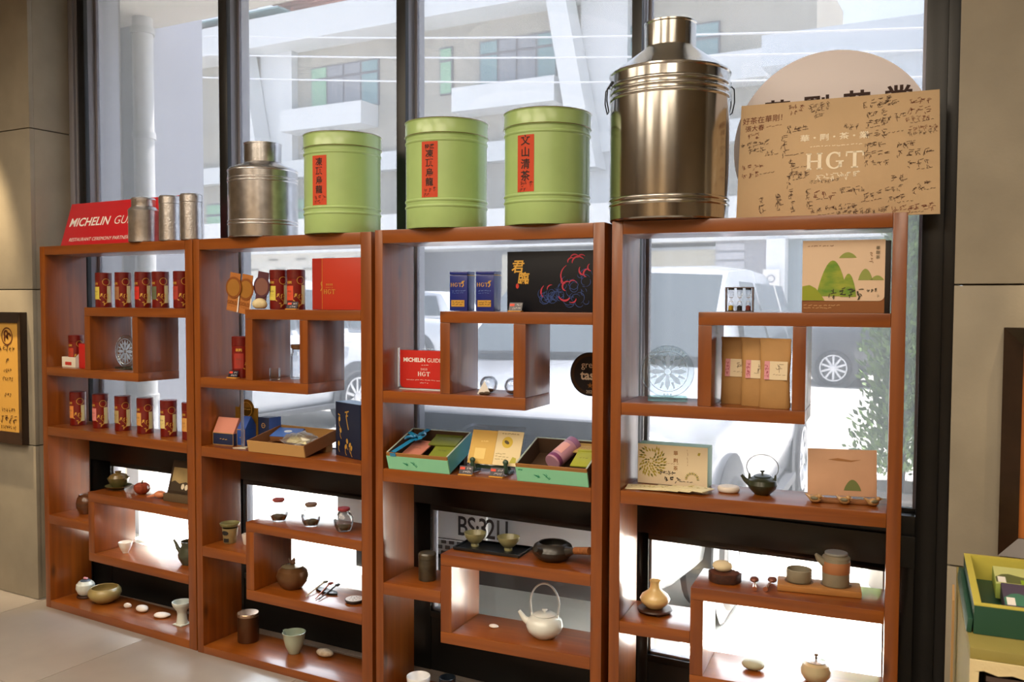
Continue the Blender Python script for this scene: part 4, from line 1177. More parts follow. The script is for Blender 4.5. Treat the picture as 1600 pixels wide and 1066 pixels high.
part('blue_top', G().box(0, .125, 0, .082, .0222, .0235).rx(TL + .12), P('#3a62ae', 0.35, key='carton_blue'), t)
part('silver_oval', G().lathe([(0, 0), (1, 0)], 20).sc(.019, .011, 1).top(.0240, .062, .05).rx(TL + .12), P('#cfd6da', 0.3, .3, key='silver_print'), t)
t = thing('clear_tea_bag', 'crumpled clear bag of cream tea filters inside the kraft tray', 'bag', at(1, .525, .080, SH[1]['zE1'] + .040), ang(1))
g = G().ell((0, 0, .016), .085, .055, .016, 18, 7, .16, 9)
rnd = random.Random(2)
g.map(lambda x, y, z: (x + rnd.uniform(-.009, .009), y + rnd.uniform(-.008, .008), z + (rnd.uniform(-.004, .014) if z > .012 else 0)))
part('plastic', g.rx(TL), thin_glass('crinkled_plastic', tint=(.93, .93, .9), edge=.5, refl=.3, veil=.35), t, angle=12)
g = G()
for k in range(5):
    g.add([(-.05 + .02 * k, -.03 + .006 * (k % 2), .01), (-.02 + .02 * k, -.03, .01), (-.035 + .02 * k, .02, .014), (-.036 + .02 * k, -.01, .030)], [(0, 1, 3), (1, 2, 3), (2, 0, 3), (0, 2, 1)])
part('filter_sachets', g.rx(TL), P('#e0d8ae', 0.7, key='cream_filter'), t)
t = thing('navy_gift_box', 'upright navy gift box with gold flowers turned sideways by the right post', 'box', at(1, .683, .116, 'E'), ang(1, -.306))
part('case', G().box(0, .178, 0, .075, 0, .218), P('#16203a', 0.4, key='navy_case'), t, .002)
part('blue_top', G().box(.001, .177, .001, .074, .2182, .2192), P('#7fa0cc', 0.4, key='pale_blue_top'), t)
g = G()
rnd = random.Random(12)
for x, z in ((.025, .050), (.038, .105), (.085, .065), (.075, .042), (.105, .052), (.03, .150), (.115, .040)):
    g.sub(G().lathe([(0, 0), (1, 0)], 10).sc(.007, .011, 1).rz(rnd.uniform(-.5, .5)).front(-.0008, x, z))
    g.sub(G().stroke([(x - .004, z - .012), (x - .001, z - .026), (x + .006, z - .034)], .003).front(-.0008))
for pts in (((.085, .185), (.080, .160), (.087, .135), (.095, .112)), ((.070, .180), (.098, .186)), ((.076, .165), (.092, .168)), ((.02, .17), (.035, .165))):
    g.sub(G().stroke(list(pts), .005).front(-.0008))
part('gold_flowers', g, M_GOLD, t)
for i, (lx, ly, lidh, lab) in enumerate(((.401, .083, '#8a3f3c', 'left glass tea jar with a red brown lid, of three in the second unit'), (.577, .085, '#6a5348', 'middle glass tea jar with a grey brown lid'), (.746, .088, '#8a2f38', 'right glass tea jar with a dark red lid, nearest the post'))):
    t = thing('glass_tea_jar', lab, 'jar', at(1, lx, ly, 'F'), ang(1), 'round glass tea jars with coloured lids')
    part('glass_body', G().lathe([(0, 0), (.024, 0), (.027, .002), (.037, .022), (.0405, .042), (.036, .062), (.026, .073), (.022, .078), (.022, .084), (.020, .084), (.020, .077), (.034, .061), (.0385, .042), (.035, .022), (.026, .004), (0, .003)], 36), M_JAR, t)
    g = G().lathe([(0, .0045), (.025, .0045), (.031, .016), (.028, .020), (0, .022)], 24)
    rnd = random.Random(i)
    g.map(lambda x, y, z: (x + rnd.uniform(-.002, .002), y + rnd.uniform(-.002, .002), z + rnd.uniform(0, .004)))
    part('dry_tea', g, P('#4f4428', 0.8, var=.5, vscale=120, key='dry_tea'), t, kind='stuff')
    part('lid', G().lathe([(0, .080), (.0195, .080), (.0195, .0845), (.0255, .085), (.0255, .092), (.023, .0945), (0, .0945)], 32), P(lidh, 0.5), t)
M_SAND = P('#8d7a50', 0.7, var=.1, vscale=40, key='sand_clay')
t = thing('clay_burner', 'sandy clay tea burner with cut out openings under a flat dish, second unit', 'burner', at(1, .097, .100, 'H'), ang(1))
part('burner_body', G().lathe([(0, 0), (.026, 0), (.028, .003), (.034, .066), (.031, .066), (.025, .006), (0, .006)], 32), M_SAND, t)
part('openings', G().sub(patch(.022, .016).mv(0, 0, .0026).wrap(.029, .25, .016)).sub(G().lathe([(0, 0), (1, 0)], 16).sc(.016, .010, 1).mv(0, 0, .0030).wrap(.031, .1, .048)), P('#191410', 0.8, key='dark_opening'), t)
part('strainer_dish', G().lathe([(0, .067), (.020, .067), (.040, .076), (.044, .086), (.042, .088), (.036, .080), (0, .078)], 36), P('#6f6a3e', 0.5, key='olive_dish'), t)
t = thing('small_white_cup', 'small white cup with a wooden grip tucked behind the post, second unit', 'cup', at(1, .185, .120, 'H'), ang(1))
part('cup_body', G().lathe([(0, 0), (.018, 0), (.020, .004), (.026, .036), (.0265, .044), (.024, .044), (.018, .006), (0, .006)], 28), P('#dcd4cc', 0.4, key='cup_white'), t)
part('grip', G().box(.020, .046, -.008, .008, .012, .036), P('#a8763e', 0.5, key='grip_wood'), t, .003)
M_BRONZE = P('#6a4a2e', 0.3, .45, var=.15, vscale=12, key='bronze_brown_glaze')
t = thing('brown_lidded_pot', 'round bronze brown pot with an animal knob on its lid, second unit', 'pot', at(1, .449, .112, 'I'), ang(1))
part('body', G().lathe([(0, 0), (.038, 0), (.042, .004), (.060, .028), (.067, .052), (.060, .076), (.042, .090), (0, .090)], 44), M_BRONZE, t)
part('lid', G().lathe([(.045, .0905), (.046, .094), (.030, .098), (0, .099)], 36), P('#7f7258', 0.25, .4, key='lid_sheen'), t)
part('animal_knob', G().ell((0, 0, .108), .015, .009, .011, 14, 8).ell((.010, -.002, .120), .008, .007, .008, 12, 8).tube([(.012, -.004, .125), (.014, -.005, .132)], [.003, .0015], 6).tube([(.008, .002, .125), (.008, .004, .132)], [.003, .0015], 6).tube([(-.013, 0, .112), (-.020, 0, .121)], [.004, .002], 6), P('#5a3c22', 0.4, key='knob_brown'), t)
t = thing('tea_tool_rest', 'black leaf shaped rest under three small tea spoons', 'rest', at(1, .612, .138, 'I'), ang(1, -.2))
part('leaf', G().slab([(-.07, -.005), (-.045, -.018), (0, -.024), (.05, -.018), (.072, 0), (.05, .016), (0, .018), (-.05, .012)], .009), P('#141416', 0.35, key='black_leaf'), t, .002)
for i, (x0, y0, x1, y1, hx, hs, lab) in enumerate(((.585, .042, .548, .205, '#7e7d70', '#c9b795', 'tea spoon with a grey head, leftmost on the black leaf rest'), (.638, .041, .581, .200, '#8a3428', '#b5654f', 'tea spoon with a red head, middle of the leaf rest'), (.657, .038, .620, .198, '#2b2b30', '#5a5c66', 'tea spoon with a dark head, rightmost on the leaf rest'))):
    t = thing('tea_spoon', lab, 'spoon', at(1, 0, 0, 'I'), ang(1), 'small tea spoons on the leaf rest')
    part('handle', G().tube([(x0, y0, .004), (x0 + (x1 - x0) * .6, y0 + (y1 - y0) * .6, .0125), (x1, y1 - .01, .014)], [.0022, .003, .0035], 8), P(hs, 0.35, key='spoon_handle'), t)
    part('spoon_head', G().ell((x1, y1, .0145), .012, .015, .006, 16, 8), P(hx, 0.35, key='spoon_head'), t)
t = thing('tea_strainer_dish', 'round black strainer dish with a white patterned top beside the tea spoons', 'dish', at(1, .792, .098, 'I'), ang(1))
part('dish', G().lathe([(0, 0), (.034, 0), (.0395, .010), (.0385, .013), (0, .013)], 36), P('#1c1c20', 0.35, key='black_dish'), t)
part('white_top', G().lathe([(0, .0132), (.036, .0132), (.036, .0142), (0, .0142)], 36), P('#d9d9de', 0.3, key='white_glaze'), t)
g = G()
for k in range(12):
    a = k * 2.4
    rr = .008 * math.sqrt(k)
    g.lathe([(0, .0146), (.0026, .0146)], 10, rr * cos(a), rr * sin(a))
part('holes', g, P('#26262c', 0.5, key='hole_dark'), t)
t = thing('bronze_canister', 'plain dark bronze cylinder canister with a bright lid, bottom of second unit', 'canister', at(1, .160, .141, 'J'), ang(1))
part('tube', G().lathe([(0, 0), (.0455, 0), (.0465, .002), (.0465, .112), (0, .112)], 40), P('#5a3c26', 0.32, .7, var=.15, vscale=10, stretch=(1, 1, .2), key='bronze_tube'), t)
part('lid', G().lathe([(.046, .1125), (.0468, .113), (.0468, .124), (.045, .1262), (0, .1262)], 40), P('#b89c84', 0.22, .8, key='bright_bronze_lid'), t)
t = thing('celadon_pitcher', 'pale celadon pouring cup with a small spout on the bottom board of the second unit', 'pitcher', at(1, .434, .135, 'J'), ang(1))
g = G().lathe([(0, 0), (.022, 0), (.024, .004), (.036, .030), (.044, .060), (.0475, .086), (.0495, .090), (.0465, .091), (.043, .080), (.032, .030), (0, .012)], 44)
g.map(lambda x, y, z: (x - (.010 * max(0, (z - .055) / .035) if x < -.04 and abs(y) < .012 else 0), y, z))
part('cup_body', g, P('#a9b8a6', 0.28, coat=.4, key='celadon_glaze'), t, angle=60)
solo('speckled_stone', G().ell((0, 0, .0145), .042, .027, .0155, 26, 12, .05, 8, .12), P('#a39078', 0.6, h2='#cdbfa8', vscale=50, bump=.15, key='speckled_rock'), 'oval speckled tan stone right of the celadon pouring cup', 'stone', at(1, .571, .172, 'J'), ang(1, -.1), None, 0, 60)
# ---------------------------------------------------------------- third unit
M_TBLUE = P('#14277c', 0.3, coat=.4, key='blue_tin')
M_TBLUE2 = P('#2b3f9e', 0.3, coat=.4, key='blue_tin_side')
for i, (lx, lab) in enumerate(((.259, 'left blue square tea tin on the third unit'), (.367, 'right blue square tea tin, nearest the black gift box'))):
    t = thing('blue_tea_tin', lab, 'tin', at(2, lx, .100, 'A'), ang(2), 'pair of blue square tea tins')
    part('tin_body', G().box(0, .074, 0, .060, 0, .132), M_TBLUE, t, .004)
    part('lid', G().box(-.0006, .0746, -.0006, .0606, .1325, .145), M_TBLUE, t, .004)
    part('gold_line', G().box(.0748, .0752, 0, .060, .1295, .1315), M_GOLD, t)
    p = part('gold_label', G().box(.008, .062, -.0012, -.0003, .016, .040), M_GOLD, t)
    part('label_print', dashes(.044, 5 + i, .002).front(-.0018, .035, .024).sub(dashes(.044, 25 + i, .002).front(-.0018, .035, .032)), P('#5a4218', 0.5, key='label_dark_print'), p)
    g = serif_HGT(.014).front(-.0008, .028, .096).sub(G().stroke([(.052, .088), (.058, .094), (.056, .104), (.062, .110), (.054, .108), (.050, .100)], .004).front(-.0008))
    part('gold_letters', g, M_GOLD, t)
    part('pale_print', dashes(.046, 40 + i, .002).front(-.0008, .034, .074).sub(dashes(.046, 44 + i, .0014).front(-.0008, .034, .066)), P('#5f7ab8', 0.5, key='pale_blue_print'), t)
t = thing('black_gift_box', 'large black gift box with gold characters and a red and blue lion drawing', 'box', at(2, .506, .072, 'A'), ang(2))
part('case', G().box(0, .340, 0, .085, 0, .211), P('#070b16', 0.45, key='black_case', spec=0.3), t, .002)
g = text('\u541b', .048, .001, shear=.15).front(-.0008, .042, .158).sub(text('\u81e8', .044, .001, shear=.15).front(-.0008, .064, .118))
part('gold_characters', g, M_GOLD, t)
part('red_seal', G().lathe([(0, 0), (1, 0)], 14).sc(.006, .009, 1).front(-.0008, .040, .090), P('#b8281e', 0.5, key='seal_red'), t)
rnd = random.Random(21)
gb, gr = G(), G()
def swirl(dst, x, z, r, a0, a1, w):
    pts = [(x + r * (1 - .45 * k / 9) * cos(a0 + (a1 - a0) * k / 9), z + r * (1 - .45 * k / 9) * sin(a0 + (a1 - a0) * k / 9)) for k in range(10)]
    dst.sub(G().stroke(pts, [w * (.3 + .7 * sin(pi * k / 9)) for k in range(10)]).front(-.0008 - rnd.uniform(0, .0002)))
for k in range(34):
    x, z = rnd.uniform(.135, .215), rnd.uniform(.045, .105)
    if z > .05 + (x - .13) * .6:
        z *= .6
    swirl(gb, x, z, rnd.uniform(.012, .026), rnd.uniform(0, 6), rnd.uniform(2, 9), .0022)
for k in range(26):
    swirl(gb, rnd.uniform(.225, .308), rnd.uniform(.03, .13), rnd.uniform(.012, .026), rnd.uniform(0, 6), rnd.uniform(2, 9), .0022)
for x, z, r, a0, a1, w in ((.155, .060, .034, 2.0, 3.6, .006), (.165, .075, .020, 1.2, 3.0, .004), (.240, .115, .048, 1.9, 3.9, .0045), (.226, .085, .022, 1.0, 4.4, .006), (.225, .062, .030, 3.4, 5.6, .007), (.245, .095, .018, .2, 3, .004),
                           (.262, .165, .030, .6, 3.0, .006), (.250, .180, .022, .4, 2.8, .005), (.275, .180, .020, .6, 2.6, .005), (.240, .170, .018, 1, 3.2, .005), (.290, .140, .022, 2.4, 4.6, .006), (.300, .130, .018, 1.2, 4.4, .006), (.315, .150, .016, 2, 4.6, .005),
                           (.250, .050, .020, 4.0, 6.0, .005), (.215, .105, .012, 2, 5, .004)):
    swirl(gr, x, z, r, a0, a1, w)
part('blue_lion_lines', gb, P('#24407e', 0.5, key='lion_blue'), t)
part('red_lion_lines', gr, P('#b02840', 0.5, key='lion_red'), t)
t = thing('acrylic_red_sign', 'small red sign in a clear acrylic stand with white capital lettering, third unit', 'sign', at(2, .048, .085, 'C'), ang(2))
part('acrylic_block', G().box(0, .222, 0, .012, 0, .155), M_ACRYL, t, .006)
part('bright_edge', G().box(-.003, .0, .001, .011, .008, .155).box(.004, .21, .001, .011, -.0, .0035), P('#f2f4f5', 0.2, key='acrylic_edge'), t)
sp = part('red_sheet', G().slab([(.026, .006), (.215, .006), (.215, .148), (.008, .148), (.008, .024), (.013, .011)], .001).map(lambda x, y, z: (x, -.0012 + z, y)), P('#c0261e', 0.4, key='sheet_red'), t)
g = text('MICHELIN', .0212, .0006, 'LEFT').front(-.0018, .024, .112).sub(text('GUIDE', .0212, -.0001, 'LEFT').front(-.0018, .126, .112))
g.sub(dashes(.02, 3, .0012).front(-.0018, .112, .093)).sub(text('2 0 2 5', .010, .0001).front(-.0018, .112, .078)).sub(serif_HGT(.016).front(-.0018, .112, .060))
part('white_lettering', g, M_WHITE, sp, kind='stuff')
part('small_print', dashes(.150, 8, .0012).front(-.0018, .112, .037).sub(dashes(.034, 9, .0012).front(-.0018, .112, .027)), M_WHITE, sp, kind='stuff')
def glass_bowl(lx, ly, label):
    t = thing('glass_ball_cup', label, 'cup', at(2, lx, ly, 'C'), ang(2), 'round glass cups holding tea')
    r = .0325
    pr = [(.014, 0)] + [(r * cos(a), .030 + r * sin(a)) for a in [radians(-64 + 8 * k) for k in range(17)]] + [((r - .0015) * cos(a), .030 + (r - .0015) * sin(a)) for a in [radians(64 - 8 * k) for k in range(17)]]
    part('glass_body', G().lathe([(0, 0)] + pr + [(0, .0025)], 32), M_JAR, t)
    part('tea_leaves', G().ell((0, 0, .009), .021, .021, .006, 16, 6, .12, 3), P('#4a3a24', 0.8, var=.5, vscale=150, key='tea_leaf'), t, kind='stuff')
glass_bowl(.416, .110, 'round glass cup behind the pyramid tea bag, third unit')
glass_bowl(.526, .085, 'round glass cup half hidden by the divider, third unit')
t = thing('pyramid_tea_bag', 'white pyramid tea bag with dark leaves in front of a round glass cup', 'tea bag', at(2, .430, .052, 'C'), ang(2, .2))
part('mesh_bag', G().add([(-.026, -.018, .002), (.026, -.018, .002), (0, .026, .002), (-.003, 0, .049)], [(0, 1, 3), (1, 2, 3), (2, 0, 3), (2, 1, 0)]), P('#d4cfc8', 0.7, key='bag_white'), t, .0015)
part('loose_leaves', G().ell((.012, -.020, .006), .013, .006, .006, 12, 6, .1).ell((-.006, -.020, .005), .012, .005, .005, 12, 6, .1), P('#4a3a2a', 0.8, key='leaf_brown'), t)
# round window sticker
t = thing('round_sticker', 'round black and bronze award sticker on the glass, cut off by the third unit', 'sticker', (2.772, .3805, 1.262), 0)
part('disc', G().lathe([(0, 0), (.084, 0), (.084, .001), (0, .001)], 48).rx(pi / 2), P('#1a1418', 0.4, key='sticker_black'), t)
part('bronze_band', G().ring(.068, .078).front(-.0016), P('#4a3322', 0.4, .3, key='sticker_bronze'), t)
part('sticker_words', text('great', .036, .0).front(-.0022, .000, .030).sub(text('taste', .050, .0014).front(-.0022, .008, -.006)).sub(text('2026', .017).front(-.0022, 0, -.067)), P('#ffeed6', 0.5, key='sticker_tan'), t)
sg = []
for k in range(10):
    a = pi / 2 + k * pi / 5
    rr = .0125 if k % 2 == 0 else .005
    sg.append((rr * cos(a), rr * sin(a)))
part('star', G().flat(sg).front(-.0022, 0, -.043), P('#a8743c', 0.4, .3, key='sticker_star'), t)

M_MINT = P('#8ad2ab', 0.5, key='mint_card')
M_MINTD = P('#1f8f6a', 0.5, key='mint_print')
M_KRIM = P('#9a6a34', 0.6, key='brown_rim')
M_BOXIN = P('#4a3524', 0.7, key='box_inside')
M_OLV = P('#8c8a2e', 0.5, var=.08, vscale=20, key='olive_sachet')
MT = radians(19)
def mint_box(lx, w, label, sidecol):
    t = thing('mint_gift_box', label, 'box', at(2, lx, .004, 'E'), ang(2), 'pair of open mint green gift boxes')
    d, h = .205, .066
    def q(g):
        return g.rx(MT)
    part('front_wall', q(G().box(0, w, 0, .007, 0, h - .012)), M_MINT, t)
    part('rim', q(G().box(.001, w - .001, .001, .007, h - .012, h)), M_KRIM, t)
    part('side_wall', q(G().box(0, .007, .007, d, 0, h)), M_BOXIN, t)
    part('side_wall', q(G().box(w - .007, w, .007, d, 0, h)), sidecol, t)
    part('back_wall', q(G().box(.007, w - .007, d - .007, d, 0, h)), M_BOXIN, t)
    part('box_floor', q(G().box(.007, w - .007, .007, d - .007, 0, .006)), M_BOXIN, t)
    part('pale_rim', q(G().box(0, .006, .007, d, h, h + .001).box(w - .006, w, .007, d, h, h + .001).box(0, w, d - .006, d, h, h + .001)), P('#a9b8ac', 0.5, key='pale_rim'), t)
    part('rear_prop', G().box(.02, w - .02, .150, .178, 0, .048), M_BOXIN, t)
    g = G()
    for x, z, s_ in ((.078, .024, 1), (.108, .030, .7), (.118, .020, .6)):
        g.sub(G().stroke([(x - .012 * s_, z + .006), (x, z + .002), (x + .010 * s_, z - .004)], [.001, .006 * s_, .001]).sub(G().stroke([(x + .004, z + .008), (x + .008, z), (x, z - .006)], [.001, .004 * s_, .001])).front(-.0008))
    part('leaf_print', q(g), M_MINTD, t)
    return q
q = mint_box(.056, .256, 'left open mint green gift box with a blue ribbon, third unit', P('#4fa8b8', 0.45, key='turquoise_card'))
def sachet(u, x, y, z, w, d, hexc, label, mt, rot=0.0, group=None, par_rot=0.0, cat='packet', pr=None):
    t = thing('tea_sachet', label, cat, at(u, x, y, z), ang(u, rot), group)
    g = G().box(-w / 2, w / 2, -d / 2, d / 2, 0, .006)
    part('packet', g.rx(mt), P(hexc, 0.45, var=.05, vscale=25, bump=.1, bscale=40), t, .0025)
    part('sealed_edge', G().box(-w / 2, w / 2, d / 2 - .007, d / 2 + .003, .0065, .0078).rx(mt), P(hexc, 0.55), t)
    part('packet_print', (pr or dashes(w * .4, int(x * 999), .002)).top(.0075).rx(mt), P('#5e5a30', 0.6, key='packet_print'), t)
    return t
zE = SH[2]['zE1']
sachet(2, .135, .080, zE + .066, .085, .100, '#c07a68', 'pink tea packet under the blue ribbon of the left mint box', MT + .05, -.1)
sachet(2, .245, .075, zE + .064, .085, .085, '#7f8a30', 'front olive green tea packet in the left mint box', MT + .10, .05)
sachet(2, .228, .132, zE + .094, .115, .075, '#6b742c', 'rear dark olive tea packet in the left mint box', MT, .05)
t = thing('blue_ribbon', 'shiny blue ribbon with a bow lying across the left mint box', 'ribbon', at(2, .056, .004, 'E'), ang(2))
M_RIB = P('#1f7fae', 0.22, coat=.5, key='blue_satin')
def quad(p, q_, w):
    p, q_ = Vector(p), Vector(q_)
    n = (q_ - p).cross(Vector((0, 0, 1))).normalized() * w / 2
    up_ = Vector((0, 0, .0012))
    return [p - n, q_ - n, q_ + n, p + n, p - n + up_, q_ - n + up_, q_ + n + up_, p + n + up_]
BF = [(0, 3, 2, 1), (4, 5, 6, 7), (0, 1, 5, 4), (1, 2, 6, 5), (2, 3, 7, 6), (3, 0, 4, 7)]
g = G().add(quad((.030, .004, .0685), (.075, .200, .0685), .022), BF)
part('band', g.rx(MT), M_RIB, t)
part('band_drop', G().box(.018, .042, -.0014, -.0004, .054, .068).rx(MT), M_RIB, t)
g = G()
for a in (-.7, .35, 2.5, 3.7):
    lp = [(0, 0, 0), (.016, .006, .012), (.034, .008, .013), (.042, .004, .006), (.032, -.004, .001), (.012, -.005, 0), (0, 0, 0)]
    lg = G()
    for k in range(len(lp) - 1):
        p0, p1 = lp[k], lp[k + 1]
        lg.add([(p0[0], p0[1] - .008, p0[2]), (p1[0], p1[1] - .008, p1[2]), (p1[0], p1[1] + .008, p1[2]), (p0[0], p0[1] + .008, p0[2])], [(0, 1, 2, 3)])
    g.sub(lg.rz(a))
g.ell((0, 0, .006), .009, .009, .007, 12, 8)
part('bow', g.mv(.058, .125, .071).rx(MT), M_RIB, t)
q = mint_box(.579, .262, 'right open mint green gift box holding a pink tube, third unit', M_BOXIN)
part('box_mark', q(dashes(.018, 9, .004).front(-.001, .018, .046)), M_MINTD, bpy.data.objects['mint_gift_box.001'])
t = thing('pink_tube_canister', 'pink and lilac tube lying tilted inside the right mint box', 'canister', at(2, .690, .050, zE + .046), ang(2, -.35))
R = .030
def tb(g):
    return g.rx(-(pi / 2 - MT - .10)).mv(0, 0, .018)
part('tube', tb(G().lathe([(0, 0), (R - .001, 0), (R, .0015), (R, .105), (0, .105)], 32)), P('#b98aa0', 0.35, coat=.3, key='lilac_tube'), t)
part('lid', tb(G().lathe([(R - .001, .1055), (R + .0006, .106), (R + .0006, .128), (R - .003, .130), (0, .130)], 32)), P('#9a6f96', 0.35, coat=.3, key='lilac_lid'), t)
part('pink_panel', tb(wrap_strip(.048, .055, R, 0, .062)), P('#e0a8a4', 0.4, key='tube_pink'), t)
part('purple_band', tb(G().lathe([(R + .0004, .006), (R + .0008, .007), (R + .0008, .022), (R + .0004, .023)], 32)), P('#7a3f6a', 0.4, key='tube_purple'), t)
sachet(2, .795, .080, zE + .078, .068, .095, '#a3a836', 'yellow green tea packet in the right mint box', MT + .10, .0)
sachet(2, .780, .140, zE + .102, .085, .060, '#b89a5a', 'tan tea packet behind the yellow green one, right mint box', MT, .0)

t = thing('leaflet_easel', 'dark green easel stand under the open leaflet, third unit', 'stand', at(2, .440, .095, 'E'), ang(2))
for s_ in (-1, 1):
    part('easel_foot', G().tube([(s_ * .066, -.030, .012), (s_ * .070, -.018, .006), (s_ * .068, 0, .008), (s_ * .066, .030, .006)], [.008, .006, .006, .006], 10).tube([(s_ * .066, -.030, .010), (s_ * .066, -.032, .046)], [.009, .007], 10).ell((s_ * .066, -.031, .048), .011, .009, .010, 12, 8), P('#2f4a3a', 0.4, coat=.2, key='green_lacquer'), t)
part('cross_bar', G().box(-.07, .07, -.004, .010, .014, .030), P('#2f4a3a', 0.4, coat=.2, key='green_lacquer'), t, .003)
t = thing('open_leaflet', 'open yellow and cream leaflet in a clear holder propped on the green easel', 'leaflet', at(2, .345, .076, SH[2]['zE1'] + .032), ang(2))
LF = radians(24)
def lf(g):
    return g.rx(-LF)
part('clear_holder', lf(G().box(-.004, .208, .0045, .008, .0, .150)), M_ACRYL, t)
pg = part('yellow_page', lf(G().box(0, .100, .001, .004, .002, .128)), P('#d4ac54', 0.6, key='yellow_page'), t)
part('page_panel', lf(G().box(.022, .065, .0002, .0009, .020, .060).sub(dashes(.022, 3, .005).front(.0004, .052, .086))), P('#e6c877', 0.6, key='page_pale'), pg)
pg = part('cream_page', lf(G().box(.101, .204, .001, .004, .002, .130)), P('#e2d0a2', 0.6, key='cream_page'), t)
part('yellow_circle', lf(G().lathe([(0, 0), (1, 0)], 28).sc(.021, .021, 1).front(.0004, .146, .088)), P('#d3b637', 0.6, key='circle_yellow'), pg)
g = G().sub(G().lathe([(0, 0), (1, 0)], 12).sc(.011, .006, 1).rz(-.5).front(-.0002, .144, .088))
part('leaf_drawing', lf(g), P('#5a4a24', 0.6, key='leaf_ink'), pg)
g = dashes(.035, 4, .002).front(.0003, .125, .044).sub(dashes(.05, 5, .002).front(.0003, .132, .034)).sub(dashes(.045, 6, .002).front(.0003, .13, .024)).sub(dashes(.06, 7, .003).front(.0003, .15, .120))
part('page_print', lf(g), P('#9a8a5c', 0.6, key='page_grey'), pg, kind='stuff')
part('leaf_corner', lf(G().flat([(.165, .012), (.192, .014), (.190, .032), (.176, .036)]).front(.0003)), P('#b5ad3a', 0.6, key='leaf_green'), pg)

t = thing('black_tray', 'rectangular black tray under two olive cups, third unit', 'tray', at(2, .426, .128, 'F'), ang(2))
part('tray_base', G().box(-.130, .130, -.062, .062, 0, .005), P('#17191b', 0.3, coat=.2, key='black_lacquer'), t, .002)
part('tray_rim', G().box(-.132, .132, -.064, -.060, .003, .012).box(-.132, .132, .060, .064, .003, .012).box(-.132, -.128, -.060, .060, .003, .012).box(.128, .132, -.060, .060, .003, .012), P('#17191b', 0.3, coat=.2, key='black_lacquer'), t, .001)
for lx, lab in ((.353, 'left olive footed teacup on the black tray'), (.489, 'right olive footed teacup on the black tray')):
    solo('olive_teacup', G().lathe([(0, 0), (.015, 0), (.016, .006), (.014, .010), (.026, .020), (.038, .036), (.042, .051), (.040, .051), (.034, .036), (.02, .018), (0, .014)], 36), P('#8d8a62', 0.3, coat=.3, var=.06, vscale=30, key='sage_glaze'), lab, 'cup', at(2, lx, .128, SH[2]['zF1'] + .0055), ang(2), 'pair of olive teacups on the black tray', 0, 60)
t = thing('side_handle_teapot', 'black side handled teapot with a rattan wrapped handle, third unit', 'teapot', at(2, .671, .110, 'F'), ang(2))
M_BCLAY = P('#2a2723', 0.35, coat=.2, var=.1, vscale=25, key='black_clay')
part('body', G().lathe([(0, 0), (.046, 0), (.052, .004), (.070, .022), (.073, .036), (.066, .052), (.050, .062), (.048, .060), (.062, .048), (.066, .034), (.05, .012), (0, .008)], 44), M_BCLAY, t)
hd = part('handle', G().tube([(.062, -.022, .040), (.085, -.032, .048), (.100, -.040, .052)], [.018, .012, .010], 14), M_BCLAY, t)
part('rattan_wrap', G().tube([(.098, -.038, .052), (.160, -.062, .064)], [.0125, .0135], 14), P('#8a5226', 0.6, var=.3, vscale=90, stretch=(3, 1, 1), key='rattan'), t)
part('spout', G().tube([(-.020, -.062, .040), (-.030, -.084, .052)], [.014, .009], 12), M_BCLAY, t)
t = thing('dark_cylinder_caddy', 'dark mottled cylinder caddy at the left of the third unit', 'canister', at(2, .164, .102, 'H'), ang(2))
M_MOT = P('#3a3426', 0.35, var=.4, vscale=35, coat=.2, key='mottled_dark')
part('body', G().lathe([(0, 0), (.033, 0), (.034, .002), (.034, .080), (0, .080)], 36), M_MOT, t)
part('lid', G().lathe([(.033, .0805), (.0345, .081), (.0345, .098), (.030, .104), (.010, .107), (0, .107)], 36), M_MOT, t)
M_WGL = P('#d6dad6', 0.25, coat=.5, key='white_glaze_pot')
t = thing('white_hoop_teapot', 'white teapot with a tall hoop handle in the lower box of the third unit', 'teapot', at(2, .640, .112, 'I'), ang(2))
part('body', G().lathe([(0, 0), (.036, 0), (.040, .003), (.060, .022), (.067, .042), (.062, .062), (.046, .076), (.036, .079), (0, .079)], 44), M_WGL, t)
ld = part('lid', G().lathe([(.040, .0792), (.041, .0815), (.028, .087), (0, .089)], 36), M_WGL, t)
part('knob', G().lathe([(.005, .0885), (.005, .092), (.010, .096), (.009, .101), (0, .103)], 20), M_WGL, ld)
part('spout', G().tube([(-.052, -.012, .048), (-.074, -.016, .062), (-.092, -.020, .088)], [.016, .011, .006], 14), M_WGL, t)
g = G().tube([(.052 * cos(a) * (1.05 if sin(a) > 0 else 1), 0, .112 + .080 * sin(a)) for a in [radians(-28 + 236 * k / 26) for k in range(27)]], .0036, 10)
g.rz(.1)
part('hoop_handle', g, P('#c9cdd0', 0.25, .4, key='pale_metal_hoop'), t)
for s_ in (-1, 1):
    part('handle_lug', G().tube([(s_ * .046, s_ * .005, .066), (s_ * .047, s_ * .005, .084)], .005, 10), M_WGL, t)
solo('white_petal_dish', G().ell((0, 0, .005), .020, .014, .006, 18, 8, .06, 2), P('#ded6d0', 0.5, key='petal_white'), 'tiny white petal shaped dish left of the hoop handled teapot', 'dish', at(2, .436, .116, 'I'), ang(2, -.3), None, 0, 60)
solo('white_bottom_cup', G().lathe([(0, 0), (.030, 0), (.032, .004), (.044, .040), (.046, .062), (.0445, .0645), (.042, .062), (.030, .006), (0, .006)], 36), P('#e8eaee', 0.3, coat=.4, key='bottom_cup_white'), 'white cup at the lower edge of the picture, bottom of third unit', 'cup', at(2, .119, .112, 'J'), ang(2), None, 0, 60)
